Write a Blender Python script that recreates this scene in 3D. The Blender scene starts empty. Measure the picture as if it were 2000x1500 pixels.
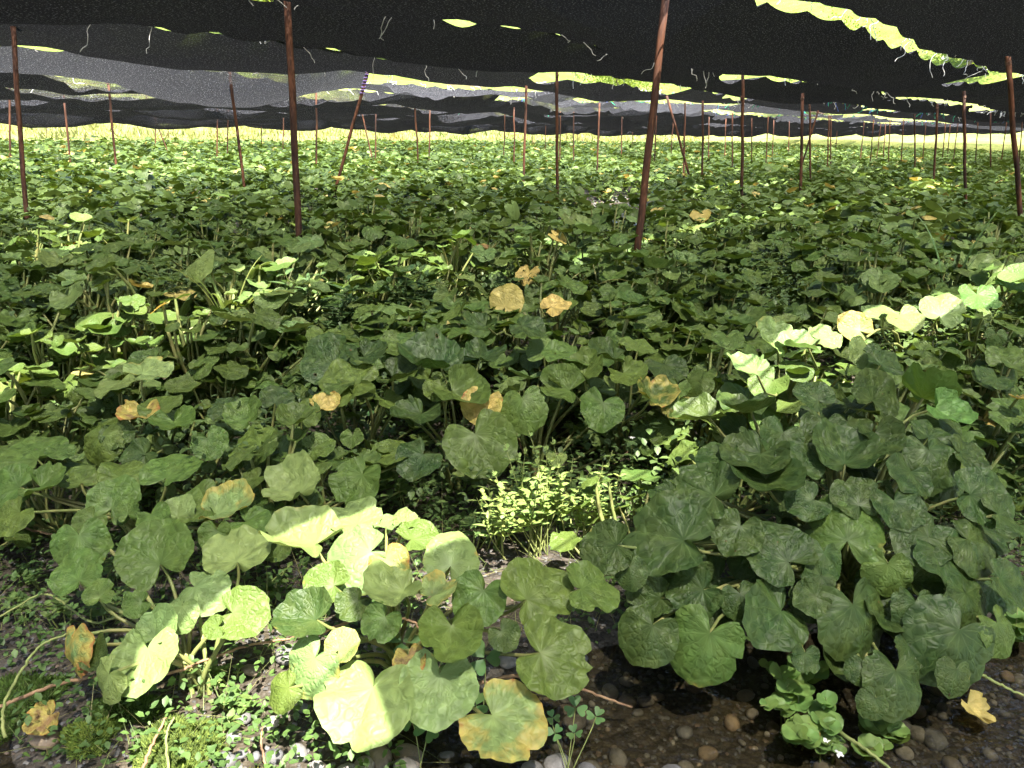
import bpy, math, random
import numpy as np
from math import sin, cos, tan, atan, atan2, radians, pi, sqrt
from mathutils import Matrix, Vector

random.seed(7)
rng = np.random.default_rng(7)
scene = bpy.context.scene
col = scene.collection

# ------------------------------------------------------------------ camera
F_PX, CAM_H, HORIZON, ROLL = 1503.0, 1.15, 263.0, 0.8
pitch = atan((750 - HORIZON) / F_PX)
_r = radians(ROLL)
FW = np.array([0, cos(pitch), -sin(pitch)])
_up0 = np.array([0, sin(pitch), cos(pitch)]); _rt0 = np.array([1.0, 0, 0])
RT = _rt0 * cos(_r) + _up0 * sin(_r)
UP = _up0 * cos(_r) - _rt0 * sin(_r)
CAM = np.array([0, 0, CAM_H])
cam_data = bpy.data.cameras.new('camera')
cam_data.sensor_fit = 'HORIZONTAL'; cam_data.sensor_width = 36
cam_data.lens = 36 * F_PX / 2000
cam_data.clip_start = 0.05; cam_data.clip_end = 2000
cam = bpy.data.objects.new('camera', cam_data); col.objects.link(cam)
m = Matrix.Identity(4)
for i in range(3):
    m[i][0], m[i][1], m[i][2], m[i][3] = RT[i], UP[i], -FW[i], CAM[i]
cam.matrix_world = m
scene.camera = cam

# ------------------------------------------------------------------ light
WIRE_AZ = radians(42)
D = np.array([sin(WIRE_AZ), cos(WIRE_AZ)]); N = np.array([-cos(WIRE_AZ), sin(WIRE_AZ)])
_tr = N * 0.38 + D * 0.18                      # ground drift of light per metre of fall
SUN_EL = atan(1 / np.hypot(*_tr))
sun_dir = np.array([-_tr[0], -_tr[1], 1.0]); sun_dir /= np.linalg.norm(sun_dir)
sun_data = bpy.data.lights.new('sun', 'SUN'); sun_data.energy = 5.0
sun_data.angle = radians(0.5); sun_data.color = (1.0, 0.955, 0.88)
sun = bpy.data.objects.new('sun', sun_data); col.objects.link(sun)
sun.rotation_euler = Vector(sun_dir).to_track_quat('Z', 'Y').to_euler()
sun.location = (0, -5, 30)
world = bpy.data.worlds.new('World'); scene.world = world; world.use_nodes = True
wn = world.node_tree.nodes; wl = world.node_tree.links
sky = wn.new('ShaderNodeTexSky'); sky.sky_type = 'NISHITA'; sky.sun_disc = False
sky.sun_elevation = SUN_EL; sky.sun_rotation = atan2(sun_dir[0], sun_dir[1])
sky.air_density = 1.0; sky.dust_density = 2.0; sky.ozone_density = 1.0
bg = wn['Background']; bg.inputs['Strength'].default_value = 0.15
wl.new(sky.outputs[0], bg.inputs['Color'])
scene.view_settings.view_transform = 'Standard'; scene.view_settings.look = 'None'
scene.view_settings.exposure = 2.45; scene.view_settings.gamma = 1
scene.cycles.transparent_max_bounces = 14
scene.cycles.max_bounces = 5
scene.cycles.diffuse_bounces = 3; scene.cycles.glossy_bounces = 2
scene.cycles.use_adaptive_sampling = True; scene.cycles.adaptive_threshold = 0.03

# ------------------------------------------------------------------ helpers
def ray(x, y): return RT * (x - 1000) / F_PX + UP * (750 - y) / F_PX + FW
def at_z(x, y, z):
    d = ray(x, y); return CAM + d * (z - CAM_H) / d[2]
def at_y(x, y, Y):
    d = ray(x, y); return CAM + d * Y / d[1]
def proj(P):
    q = np.asarray(P, float) - CAM; w = q @ FW
    return 1000 + F_PX * (q @ RT) / w, 750 - F_PX * (q @ UP) / w, w
def perp(P): return P[..., 0] * N[0] + P[..., 1] * N[1]
def along(P): return P[..., 0] * D[0] + P[..., 1] * D[1]
def from_ap(a, p): return np.array([D[0] * a + N[0] * p, D[1] * a + N[1] * p])

def new_mesh(name, verts, faces, mat=None, smooth=True, uvs=None, colors=None):
    """verts (n,3); faces list/array (all tris or all quads, or a mixed list)"""
    me = bpy.data.meshes.new(name)
    verts = np.asarray(verts, np.float32)
    if isinstance(faces, np.ndarray):
        k = faces.shape[1]; nf = len(faces)
        me.vertices.add(len(verts)); me.vertices.foreach_set('co', verts.ravel())
        me.loops.add(nf * k); me.loops.foreach_set('vertex_index', faces.ravel().astype(np.int32))
        me.polygons.add(nf)
        me.polygons.foreach_set('loop_start', np.arange(0, nf * k, k, dtype=np.int32))
        me.update(calc_edges=True)
    else:
        me.from_pydata(verts.tolist(), [], faces); me.update()
    if uvs:
        li = np.empty(len(me.loops), np.int32); me.loops.foreach_get('vertex_index', li)
        for nm, uv in uvs.items():
            lay = me.uv_layers.new(name=nm)
            lay.data.foreach_set('uv', np.asarray(uv, np.float32)[li].ravel())
    if colors is not None:
        at = me.color_attributes.new('col', 'FLOAT_COLOR', 'POINT')
        at.data.foreach_set('color', np.asarray(colors, np.float32).ravel())
    if mat: me.materials.append(mat)
    if smooth: me.polygons.foreach_set('use_smooth', np.ones(len(me.polygons), bool))
    me.update()
    return me

def link(name, data, parent=None, loc=None):
    o = bpy.data.objects.new(name, data); col.objects.link(o)
    if parent is not None: o.parent = parent
    if loc is not None: o.location = loc
    return o

def tag(o, label=None, cat=None, group=None, kind=None):
    if label: o['label'] = label
    if cat: o['category'] = cat
    if group: o['group'] = group
    if kind: o['kind'] = kind
    return o

def tube(points, radii, nseg=7, cap=True):
    """swept tube through points -> verts, quad list"""
    P = np.asarray(points, float); n = len(P)
    T = np.gradient(P, axis=0); T /= np.linalg.norm(T, axis=1)[:, None] + 1e-9
    ref = np.array([0, 0, 1.0]) if abs(T[0][2]) < 0.9 else np.array([1.0, 0, 0])
    V = []
    a = np.cross(T[0], ref); a /= np.linalg.norm(a)
    ang = np.linspace(0, 2 * pi, nseg, endpoint=False)
    for i in range(n):
        a = a - T[i] * (a @ T[i]); a /= np.linalg.norm(a) + 1e-9
        b = np.cross(T[i], a)
        V.append(P[i] + radii[i] * (np.cos(ang)[:, None] * a + np.sin(ang)[:, None] * b))
    V = np.concatenate(V)
    F = [[i * nseg + j, i * nseg + (j + 1) % nseg, (i + 1) * nseg + (j + 1) % nseg, (i + 1) * nseg + j]
         for i in range(n - 1) for j in range(nseg)]
    if cap:
        F.append(list(range(nseg))[::-1]); F.append([(n - 1) * nseg + j for j in range(nseg)])
    return V, F

def bez(p0, p1, p2, p3, n):
    t = np.linspace(0, 1, n)[:, None]
    return ((1 - t) ** 3) * p0 + 3 * ((1 - t) ** 2) * t * p1 + 3 * (1 - t) * t * t * p2 + t ** 3 * p3

def smooth_path(pts, n):
    """Catmull-Rom through pts"""
    P = np.asarray(pts, float); P = np.vstack([2 * P[0] - P[1], P, 2 * P[-1] - P[-2]])
    out = []
    k = len(P) - 3
    for s in np.linspace(0, k - 1e-6, n):
        i = int(s); t = s - i
        a, b, c, d = P[i], P[i + 1], P[i + 2], P[i + 3]
        out.append(0.5 * (2 * b + (c - a) * t + (2 * a - 5 * b + 4 * c - d) * t * t + (3 * b - a - 3 * c + d) * t ** 3))
    return np.array(out)

def vnoise(x, y, seed=0):
    """cheap smooth value noise"""
    def h(i, j):
        s = np.sin(i * 127.1 + j * 311.7 + seed * 74.7) * 43758.5453
        return s - np.floor(s)
    xi, yi = np.floor(x), np.floor(y); xf, yf = x - xi, y - yi
    u, v = xf * xf * (3 - 2 * xf), yf * yf * (3 - 2 * yf)
    return (h(xi, yi) * (1 - u) + h(xi + 1, yi) * u) * (1 - v) + (h(xi, yi + 1) * (1 - u) + h(xi + 1, yi + 1) * u) * v

# ------------------------------------------------------------------ materials
class NT:
    def __init__(self, name):
        self.mat = bpy.data.materials.new(name); self.mat.use_nodes = True
        self.t = self.mat.node_tree; self.t.nodes.clear()
        self.out = self.t.nodes.new('ShaderNodeOutputMaterial')
    def n(self, typ, **kw):
        nd = self.t.nodes.new('ShaderNode' + typ)
        for k, v in kw.items(): setattr(nd, k, v)
        return nd
    def l(self, a, b): self.t.links.new(a, b)
    def set(self, sock, v):
        if hasattr(v, 'is_linked') or isinstance(v, bpy.types.NodeSocket): self.l(v, sock)
        else: sock.default_value = v
    def math(self, op, a, b=None, c=None, clamp=False):
        nd = self.n('Math', operation=op); nd.use_clamp = clamp
        self.set(nd.inputs[0], a)
        if b is not None: self.set(nd.inputs[1], b)
        if c is not None: self.set(nd.inputs[2], c)
        return nd.outputs[0]
    def smooth(self, v, lo, hi, a=0.0, b=1.0):
        nd = self.n('MapRange', interpolation_type='SMOOTHSTEP')
        self.set(nd.inputs[0], v)
        for i, x in enumerate((lo, hi, a, b)): self.set(nd.inputs[i + 1], x)
        return nd.outputs[0]
    def mix(self, f, a, b, blend='MIX'):
        nd = self.n('Mix', data_type='RGBA', blend_type=blend)
        self.set(nd.inputs[0], f)
        for s, v in ((nd.inputs[6], a), (nd.inputs[7], b)):
            if isinstance(v, tuple): v = (*v[:3], 1.0)
            self.set(s, v)
        return nd.outputs[2]
    def noise(self, vec, scale, detail=3, rough=0.55, dim='3D'):
        nd = self.n('TexNoise', noise_dimensions=dim)
        if vec is not None: self.l(vec, nd.inputs['Vector'])
        nd.inputs['Scale'].default_value = scale; nd.inputs['Detail'].default_value = detail
        nd.inputs['Roughness'].default_value = rough
        return nd
    def vor(self, vec, scale, feature='F1', rand=1.0):
        nd = self.n('TexVoronoi', feature=feature)
        if vec is not None: self.l(vec, nd.inputs['Vector'])
        nd.inputs['Scale'].default_value = scale; nd.inputs['Randomness'].default_value = rand
        return nd
    def bump(self, h, strength, dist):
        b = self.n('Bump'); b.inputs['Strength'].default_value = strength
        b.inputs['Distance'].default_value = dist; self.l(h, b.inputs['Height'])
        return b.outputs[0]
    def bsdf(self, color, rough=0.6, spec=0.5, normal=None):
        p = self.n('BsdfPrincipled')
        if isinstance(color, tuple): color = (*color[:3], 1)
        self.set(p.inputs['Base Color'], color); self.set(p.inputs['Roughness'], rough)
        p.inputs['Specular IOR Level'].default_value = spec
        if normal is not None: self.l(normal, p.inputs['Normal'])
        return p
    def done(self, shader): self.l(shader, self.out.inputs['Surface']); return self.mat

def leafy_shader(t, color, normal, rough, spec, trans, hole=None):
    p = t.bsdf(color, rough, spec, normal)
    tr = t.n('BsdfTranslucent')
    hs = t.n('HueSaturation'); hs.inputs['Hue'].default_value = 0.487
    hs.inputs['Saturation'].default_value = 1.15; hs.inputs['Value'].default_value = 1.35
    t.l(color, hs.inputs['Color']); t.l(hs.outputs[0], tr.inputs['Color'])
    mx = t.n('MixShader'); mx.inputs[0].default_value = trans
    t.l(p.outputs[0], mx.inputs[1]); t.l(tr.outputs[0], mx.inputs[2])
    sh = mx.outputs[0]
    if hole is not None:
        tp = t.n('BsdfTransparent'); m2 = t.n('MixShader')
        t.l(hole, m2.inputs[0]); t.l(sh, m2.inputs[1]); t.l(tp.outputs[0], m2.inputs[2])
        sh = m2.outputs[0]
    return sh

def wasabi_leaf_material(name, per_object=True, fine=True, holes=False):
    t = NT(name)
    if per_object:
        oi = t.n('ObjectInfo'); base, sen, rnd = oi.outputs['Color'], oi.outputs['Alpha'], oi.outputs['Random']
    else:
        at = t.n('Attribute', attribute_name='col'); base, sen = at.outputs['Color'], at.outputs['Alpha']; rnd = None
    uv = t.n('UVMap', uv_map='flat').outputs[0]
    ed = t.n('UVMap', uv_map='edge').outputs[0]
    if rnd is not None:
        off = t.n('VectorMath', operation='ADD'); t.l(uv, off.inputs[0])
        cmb = t.n('CombineXYZ'); t.l(t.math('MULTIPLY', rnd, 37.0), cmb.inputs[0]); t.l(t.math('MULTIPLY', rnd, 91.0), cmb.inputs[1])
        t.l(cmb.outputs[0], off.inputs[1]); ruv = off.outputs[0]
    else:
        ruv = t.n('NewGeometry').outputs['Position']
    edge = t.n('SeparateXYZ'); t.l(ed, edge.inputs[0]); er, et = edge.outputs[0], edge.outputs[1]
    patch = t.noise(ruv, 3.0 if per_object else 4.0, 3).outputs[0]
    c = t.mix(t.smooth(patch, 0.35, 0.7, 0.0, 0.55), base, t.mix(0.4, base, (0.13, 0.15, 0.035)))
    hole = None; nrm = None
    if fine:
        sx = t.n('SeparateXYZ'); t.l(uv, sx.inputs[0])
        rr = t.math('SQRT', t.math('ADD', t.math('MULTIPLY', sx.outputs[0], sx.outputs[0]), t.math('MULTIPLY', sx.outputs[1], sx.outputs[1])))
        nv = t.noise(ruv, 8.0, 2)
        wob = t.math('MULTIPLY', t.math('SUBTRACT', nv.outputs[0], 0.5), 0.30)
        th = t.math('ADD', t.math('ARCTAN2', sx.outputs[0], sx.outputs[1]), wob)                                   # angle in radians, wobbling
        fr = t.math('ABSOLUTE', t.math('SUBTRACT', t.math('FRACT', t.math('ADD', t.math('MULTIPLY', th, 1.75), 0.5)), 0.5))
        dist = t.math('MULTIPLY', t.math('MULTIPLY', fr, 0.57), rr)    # distance from the main ribs
        main = t.math('MULTIPLY', t.smooth(dist, 0.002, 0.010, 1.0, 0.0), t.smooth(rr, 0.02, 0.09))
        cmb = t.n('CombineXYZ'); t.l(t.math('MULTIPLY', th, 4.0), cmb.inputs[0])
        t.l(t.math('MULTIPLY', t.math('SQRT', rr), 11.0), cmb.inputs[1])
        if rnd is not None: t.l(t.math('MULTIPLY', rnd, 50.0), cmb.inputs[2])
        vd = t.vor(cmb.outputs[0], 1.0, 'DISTANCE_TO_EDGE').outputs['Distance']
        net = t.math('MULTIPLY', t.smooth(vd, 0.01, 0.08, 1.0, 0.0), t.smooth(rr, 0.08, 0.25))
        vein = t.math('MAXIMUM', main, t.math('MULTIPLY', net, 0.5))
        puff = t.smooth(vd, 0.0, 0.30)
        h = t.math('SUBTRACT', t.math('MULTIPLY', puff, t.smooth(rr, 0.10, 0.34)), t.math('MULTIPLY', t.math('MULTIPLY', main, t.smooth(rr, 0.06, 0.2)), 0.3))
        nrm = t.bump(h, 0.4, 0.0045)
        c = t.mix(t.math('MULTIPLY', vein, 0.42), c, t.mix(0.35, base, (0.24, 0.32, 0.11)))
    # yellowing and browning spread from the rim, by the leaf's own age
    nz = t.noise(ruv, 3.6, 3, 0.6).outputs[0]
    wear = t.math('ADD', t.math('MULTIPLY', nz, 0.9), t.math('MULTIPLY', t.math('POWER', er, 3.0), 0.24))
    wear = t.math('ADD', wear, t.math('MULTIPLY', sen, 1.0))
    c = t.mix(t.smooth(wear, 0.92, 1.18), c, (0.36, 0.30, 0.07))
    c = t.mix(t.smooth(wear, 1.16, 1.34), c, (0.32, 0.15, 0.045))
    c = t.mix(t.smooth(wear, 1.34, 1.46), c, (0.09, 0.04, 0.018))
    if holes:
        hv = t.vor(ruv, 4.2)
        gate = t.math('GREATER_THAN', t.math('FRACT', t.math('MULTIPLY', rnd, 17.3)), 0.15)
        wv = t.noise(ruv, 30.0, 2).outputs[0]
        hd = t.math('ADD', hv.outputs['Distance'], t.math('MULTIPLY', t.math('SUBTRACT', wv, 0.5), 0.09))
        sc = t.n('SeparateColor'); t.l(hv.outputs['Color'], sc.inputs[0])
        lim = t.math('SUBTRACT', t.math('MULTIPLY', sc.outputs[0], 0.26), 0.15)
        hole = t.math('MULTIPLY', t.math('LESS_THAN', hd, lim), gate)
        rim = t.math('MULTIPLY', t.math('LESS_THAN', hd, t.math('ADD', lim, 0.025)), gate)
        c = t.mix(t.math('MULTIPLY', rim, 0.7), c, (0.12, 0.07, 0.025))
    return t.done(leafy_shader(t, c, nrm, 0.48, 0.24, 0.22, hole))

def simple_leaf_material(name, trans=0.3, rough=0.5):
    t = NT(name)
    at = t.n('Attribute', attribute_name='col')
    return t.done(leafy_shader(t, at.outputs['Color'], None, rough, 0.35, trans))

def object_leaf_material(name, trans=0.3):
    t = NT(name); oi = t.n('ObjectInfo')
    g = t.n('NewGeometry').outputs['Position']
    c = t.mix(t.smooth(t.noise(g, 40, 2).outputs[0], 0.3, 0.7, 0, 0.4), oi.outputs['Color'], t.mix(0.5, oi.outputs['Color'], (0.2, 0.22, 0.06)))
    return t.done(leafy_shader(t, c, None, 0.5, 0.35, trans))

def stalk_material():
    t = NT('petiole'); oi = t.n('ObjectInfo')
    g = t.n('NewGeometry').outputs['Position']
    z = t.n('SeparateXYZ'); t.l(g, z.inputs[0])
    c = t.mix(t.smooth(t.noise(g, 22, 3).outputs[0], 0.35, 0.7), (0.20, 0.24, 0.07), (0.30, 0.27, 0.10))
    c = t.mix(t.math('MULTIPLY', oi.outputs['Random'], 0.5), c, (0.13, 0.17, 0.05))
    return t.done(leafy_shader(t, c, None, 0.45, 0.4, 0.15))

def twig_material(name, c1, c2):
    t = NT(name); g = t.n('NewGeometry').outputs['Position']
    n = t.noise(g, 35, 4).outputs[0]
    return t.done(t.bsdf(t.mix(t.smooth(n, 0.3, 0.7), c1, c2), 0.65, 0.3, t.bump(n, 0.4, 0.002)).outputs[0])

def rust_material():
    t = NT('rusty_pipe'); g = t.n('TexCoord').outputs['Object']; oi = t.n('ObjectInfo')
    st = t.n('Mapping'); st.inputs['Scale'].default_value = (1, 1, 0.16); t.l(g, st.inputs[0])
    sh = t.n('VectorMath', operation='ADD'); t.l(st.outputs[0], sh.inputs[0])
    cm = t.n('CombineXYZ'); t.l(t.math('MULTIPLY', oi.outputs['Random'], 40.0), cm.inputs[0]); t.l(cm.outputs[0], sh.inputs[1])
    n1 = t.noise(sh.outputs[0], 14, 5, 0.65).outputs[0]; n2 = t.noise(sh.outputs[0], 90, 3, 0.6).outputs[0]
    c = t.mix(t.smooth(n1, 0.35, 0.68), (0.035, 0.017, 0.012), (0.15, 0.058, 0.027))
    c = t.mix(t.smooth(n2, 0.55, 0.75, 0, 0.6), c, (0.19, 0.085, 0.04))
    c = t.mix(t.smooth(n1, 0.62, 0.8, 0, 0.55), c, (0.10, 0.085, 0.08))
    p = t.bsdf(c, 0.75, 0.3, t.bump(n2, 0.5, 0.002))
    return t.done(p.outputs[0])

def net_material(name, holes, dark, glow, grain=150.0):
    """woven shade cloth: dark tape with small open holes"""
    t = NT(name); uv = t.n('UVMap', uv_map='flat').outputs[0]
    mp = t.n('Mapping'); mp.inputs['Scale'].default_value = (1.0, 1.7, 1); t.l(uv, mp.inputs[0])
    g = t.noise(mp.outputs[0], grain, 2, 0.6).outputs[0]
    g2 = t.noise(mp.outputs[0], grain * 0.33, 2, 0.6).outputs[0]
    op = t.smooth(t.math('ADD', t.math('MULTIPLY', g, 0.65), t.math('MULTIPLY', g2, 0.35)), 0.44, 0.68, 0.02, holes * 2.6)
    # the thick weave closes up when looked at along the cloth
    geo = t.n('NewGeometry'); dt = t.n('VectorMath', operation='DOT_PRODUCT')
    t.l(geo.outputs['Normal'], dt.inputs[0]); t.l(geo.outputs['Incoming'], dt.inputs[1])
    op = t.math('MULTIPLY', op, t.smooth(t.math('ABSOLUTE', dt.outputs['Value']), 0.36, 0.94, 0.006, 1.3))
    sp = t.smooth(t.noise(mp.outputs[0], 62.0, 1).outputs[0], 0.60, 0.70)          # sheen of the tape, put into the colour as pale specks
    d = t.n('BsdfDiffuse'); t.l(t.mix(sp, (dark, dark, dark * 1.08), (dark * 18, dark * 18, dark * 19)), d.inputs['Color'])
    tr = t.n('BsdfTranslucent'); t.l(t.mix(sp, (glow, glow, glow * 1.05), (glow * 4, glow * 4, glow * 4)), tr.inputs['Color'])
    ad = t.n('AddShader'); t.l(d.outputs[0], ad.inputs[0]); t.l(tr.outputs[0], ad.inputs[1])
    tp = t.n('BsdfTransparent'); mx = t.n('MixShader'); t.l(op, mx.inputs[0])
    t.l(ad.outputs[0], mx.inputs[1]); t.l(tp.outputs[0], mx.inputs[2])
    return t.done(mx.outputs[0])

def ground_material():
    t = NT('gravel_soil'); g = t.n('NewGeometry').outputs['Position']
    v = t.vor(g, 42); v2 = t.vor(g, 110)
    n = t.noise(g, 2.2, 5).outputs[0]; n3 = t.noise(g, 30, 4).outputs[0]
    sc = t.n('SeparateColor'); t.l(v.outputs['Color'], sc.inputs[0])
    c = t.mix(sc.outputs[0], (0.026, 0.022, 0.017), (0.07, 0.058, 0.044))
    c = t.mix(t.smooth(n, 0.4, 0.62), c, t.mix(n3, (0.028, 0.022, 0.014), (0.07, 0.055, 0.03)))
    h = t.math('ADD', t.math('MULTIPLY', v.outputs['Distance'], -1.0), t.math('MULTIPLY', v2.outputs['Distance'], -0.4))
    return t.done(t.bsdf(c, 0.7, 0.35, t.bump(h, 0.8, 0.012)).outputs[0])

def bank_material():
    t = NT('bank_grass'); g = t.n('NewGeometry').outputs['Position']
    n = t.noise(g, 0.7, 5, 0.65).outputs[0]; n2 = t.noise(g, 9, 4, 0.7).outputs[0]
    c = t.mix(t.smooth(n, 0.35, 0.65), (0.18, 0.23, 0.06), (0.32, 0.33, 0.10))
    c = t.mix(t.smooth(n2, 0.45, 0.7, 0, 0.6), c, (0.13, 0.14, 0.05))
    z = t.n('SeparateXYZ'); t.l(g, z.inputs[0]); n4 = t.noise(g, 0.45, 4, 0.7).outputs[0]      # scrub takes over from grass up the hill
    scrub = t.mix(t.smooth(n4, 0.3, 0.7), (0.09, 0.13, 0.025), (0.19, 0.24, 0.05))
    c = t.mix(t.smooth(t.math('ADD', z.outputs[2], t.math('MULTIPLY', n4, 3.0)), 5.0, 7.5), c, scrub)
    return t.done(t.bsdf(c, 0.9, 0.1, t.bump(n2, 0.8, 0.15)).outputs[0])

def pebble_material():
    t = NT('pebble'); oi = t.n('ObjectInfo'); g = t.n('TexCoord').outputs['Object']
    cr = t.n('ValToRGB'); t.l(oi.outputs['Random'], cr.inputs[0]); e = cr.color_ramp.elements
    e[0].position = 0; e[0].color = (0.14, 0.132, 0.125, 1); e[1].position = 1; e[1].color = (0.24, 0.22, 0.19, 1)
    for p, c in ((0.25, (0.12, 0.12, 0.125, 1)), (0.45, (0.27, 0.25, 0.22, 1)), (0.62, (0.24, 0.17, 0.11, 1)), (0.8, (0.15, 0.14, 0.13, 1))):
        x = e.new(p); x.color = c
    n = t.noise(g, 3.0, 5, 0.6).outputs[0]; n2 = t.noise(g, 14, 3).outputs[0]
    c = t.mix(t.smooth(n, 0.4, 0.7, 0, 0.5), cr.outputs[0], (0.09, 0.08, 0.06))
    c = t.mix(t.smooth(n2, 0.6, 0.75, 0, 0.5), c, (0.27, 0.255, 0.23))
    return t.done(t.bsdf(c, 0.55, 0.4, t.bump(n2, 0.25, 0.01)).outputs[0])

def gravel_material():
    t = NT('fine_gravel'); at = t.n('Attribute', attribute_name='col')
    g = t.n('NewGeometry').outputs['Position']; n = t.noise(g, 180, 2).outputs[0]
    return t.done(t.bsdf(t.mix(t.smooth(n, 0.4, 0.7, 0, 0.4), at.outputs['Color'], (0.06, 0.05, 0.04)), 0.5, 0.4).outputs[0])

def water_material():
    t = NT('stream_water'); g = t.n('NewGeometry').outputs['Position']
    mp = t.n('Mapping'); mp.inputs['Rotation'].default_value = (0, 0, radians(-20)); mp.inputs['Scale'].default_value = (1, 2.6, 1)
    t.l(g, mp.inputs[0])
    n = t.noise(mp.outputs[0], 9, 3, 0.55).outputs[0]; n2 = t.noise(mp.outputs[0], 34, 2).outputs[0]
    h = t.math('ADD', n, t.math('MULTIPLY', n2, 0.35))
    nb = t.bump(h, 0.6, 0.02)
    gl = t.n('BsdfGlossy'); gl.inputs['Roughness'].default_value = 0.03; t.l(nb, gl.inputs['Normal'])
    tp = t.n('BsdfTransparent'); tp.inputs['Color'].default_value = (0.62, 0.60, 0.50, 1)
    fr = t.n('Fresnel'); fr.inputs['IOR'].default_value = 1.33; t.l(nb, fr.inputs['Normal'])
    mx = t.n('MixShader'); t.l(fr.outputs[0], mx.inputs[0]); t.l(tp.outputs[0], mx.inputs[1]); t.l(gl.outputs[0], mx.inputs[2])
    return t.done(mx.outputs[0])

def plain_material(name, c, rough=0.6, spec=0.3, trans=0.0):
    t = NT(name); g = t.n('NewGeometry').outputs['Position']
    n = t.noise(g, 60, 2).outputs[0]
    cc = t.mix(t.smooth(n, 0.3, 0.7, 0, 0.35), c, tuple(x * 0.6 for x in c))
    if trans: return t.done(leafy_shader(t, cc, None, rough, spec, trans))
    return t.done(t.bsdf(cc, rough, spec).outputs[0])

M_LEAF = wasabi_leaf_material('wasabi_leaf')
M_LEAF_HOLED = wasabi_leaf_material('wasabi_leaf_eaten', holes=True)
M_LEAF_FAR = wasabi_leaf_material('wasabi_leaf_far', per_object=False, fine=False)
M_STALK = stalk_material()
M_SMALL = simple_leaf_material('weed_leaf_mass')
M_WEED = object_leaf_material('weed_leaf')
M_RUST = rust_material()
M_NETS = [net_material('shade_net_dense', 0.20, 0.011, 0.0012), net_material('shade_net_plain', 0.50, 0.010, 0.0025),
          net_material('shade_net_thin', 0.55, 0.016, 0.014)]
M_GROUND = ground_material(); M_BANK = bank_material(); M_PEB = pebble_material(); M_GRAV = gravel_material()
M_WATER = water_material()
M_TAN = twig_material('dry_runner', (0.30, 0.19, 0.10), (0.16, 0.09, 0.05))
M_GSTEM = twig_material('green_runner', (0.26, 0.28, 0.09), (0.16, 0.20, 0.06))
M_STRING = plain_material('twine', (0.68, 0.67, 0.62), 0.7, 0.2, 0.35)
M_STRING_G = plain_material('green_twine', (0.04, 0.42, 0.22), 0.6, 0.2)
M_STRING_B = plain_material('blue_twine', (0.12, 0.20, 0.60), 0.6, 0.2)
M_STRING_P = plain_material('purple_twine', (0.36, 0.26, 0.62), 0.6, 0.2)
M_WIRE = plain_material('support_wire', (0.26, 0.15, 0.10), 0.6, 0.4)
M_MOSS = simple_leaf_material('moss', 0.35, 0.8)
M_MOSSB = plain_material('moss_base', (0.04, 0.055, 0.015), 0.95, 0.1)
M_FLOWER = plain_material('white_petal', (0.8, 0.8, 0.74), 0.6, 0.2, 0.3)
M_BARK = twig_material('bark', (0.12, 0.09, 0.06), (0.06, 0.045, 0.03))
M_CROWN = simple_leaf_material('tree_foliage', 0.4)

# ------------------------------------------------------------------ ground
def ground_z(x, y):
    p = x * N[0] + y * N[1]
    z = 0.012 * np.maximum(0, p - 9) - 0.004 * np.maximum(0, p - 31)
    z = z + 0.05 * (vnoise(x * 1.3, y * 1.3, 3) - 0.5) + 0.02 * (vnoise(x * 5, y * 5, 4) - 0.5)
    # stream bed in the foreground, flowing past the front of the plants
    edge = 1.62 + 0.10 * np.sin(x * 2.1 + 0.6) + 0.25 * np.clip(x - 0.6, 0, 2) - 0.22 * np.exp(-((x + 0.25) / 0.35) ** 2)
    bed = np.clip((edge - y) / 0.14, 0, 1); bed = bed * bed * (3 - 2 * bed)
    z = z * (1 - bed * 0.6) - 0.085 * bed
    # gravel bar and mossy bank rising out of the water
    z = z + bed * 0.105 * np.exp(-(((x - 0.12) / 0.36) ** 2 + ((y - 1.0) / 0.17) ** 2))
    z = z + bed * 0.060 * np.exp(-(((x + 0.42) / 0.28) ** 2 + ((y - 1.22) / 0.22) ** 2))
    z = z + bed * 0.080 * np.exp(-(((x + 0.85) / 0.22) ** 2 + ((y - 1.35) / 0.22) ** 2))
    # open gravel channel far behind, by the sunlit gap
    z = z + 0.21 * np.clip((y - 2.2) / 1.1, 0, 1) ** 1.5
    q = np.exp(-(((x - .13 * y) / (.055 * np.maximum(y, 1))) ** 4 + ((y - 10.6) / 2.6) ** 4))
    return z - 0.15 * q * (y > 6)

def ground_px(x, y):
    z = 0.0
    for _ in range(12):
        P = at_z(x, y, z); z = .5 * z + .5 * float(ground_z(P[0], P[1]))
    P = at_z(x, y, z); P[2] = float(ground_z(P[0], P[1])); return P

xs = np.concatenate([-np.geomspace(60, 3, 34), np.linspace(-2.8, 2.8, 150), np.geomspace(3, 90, 36)])
ys = np.concatenate([np.linspace(-6, 0.3, 10), np.linspace(0.5, 3.2, 90), np.geomspace(3.3, 95, 70)])
GX, GY = np.meshgrid(xs, ys)
GZ = ground_z(GX, GY)
V = np.stack([GX, GY, GZ], -1).reshape(-1, 3)
nx = len(xs)
ii, jj = np.meshgrid(np.arange(len(ys) - 1), np.arange(nx - 1), indexing='ij')
q = (ii * nx + jj).ravel()
ground = link('ground', new_mesh('ground', V, np.stack([q, q + 1, q + 1 + nx, q + nx], -1), M_GROUND))
tag(ground, 'dark wet gravel and soil under the leaf field', 'ground', kind='structure')

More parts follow.
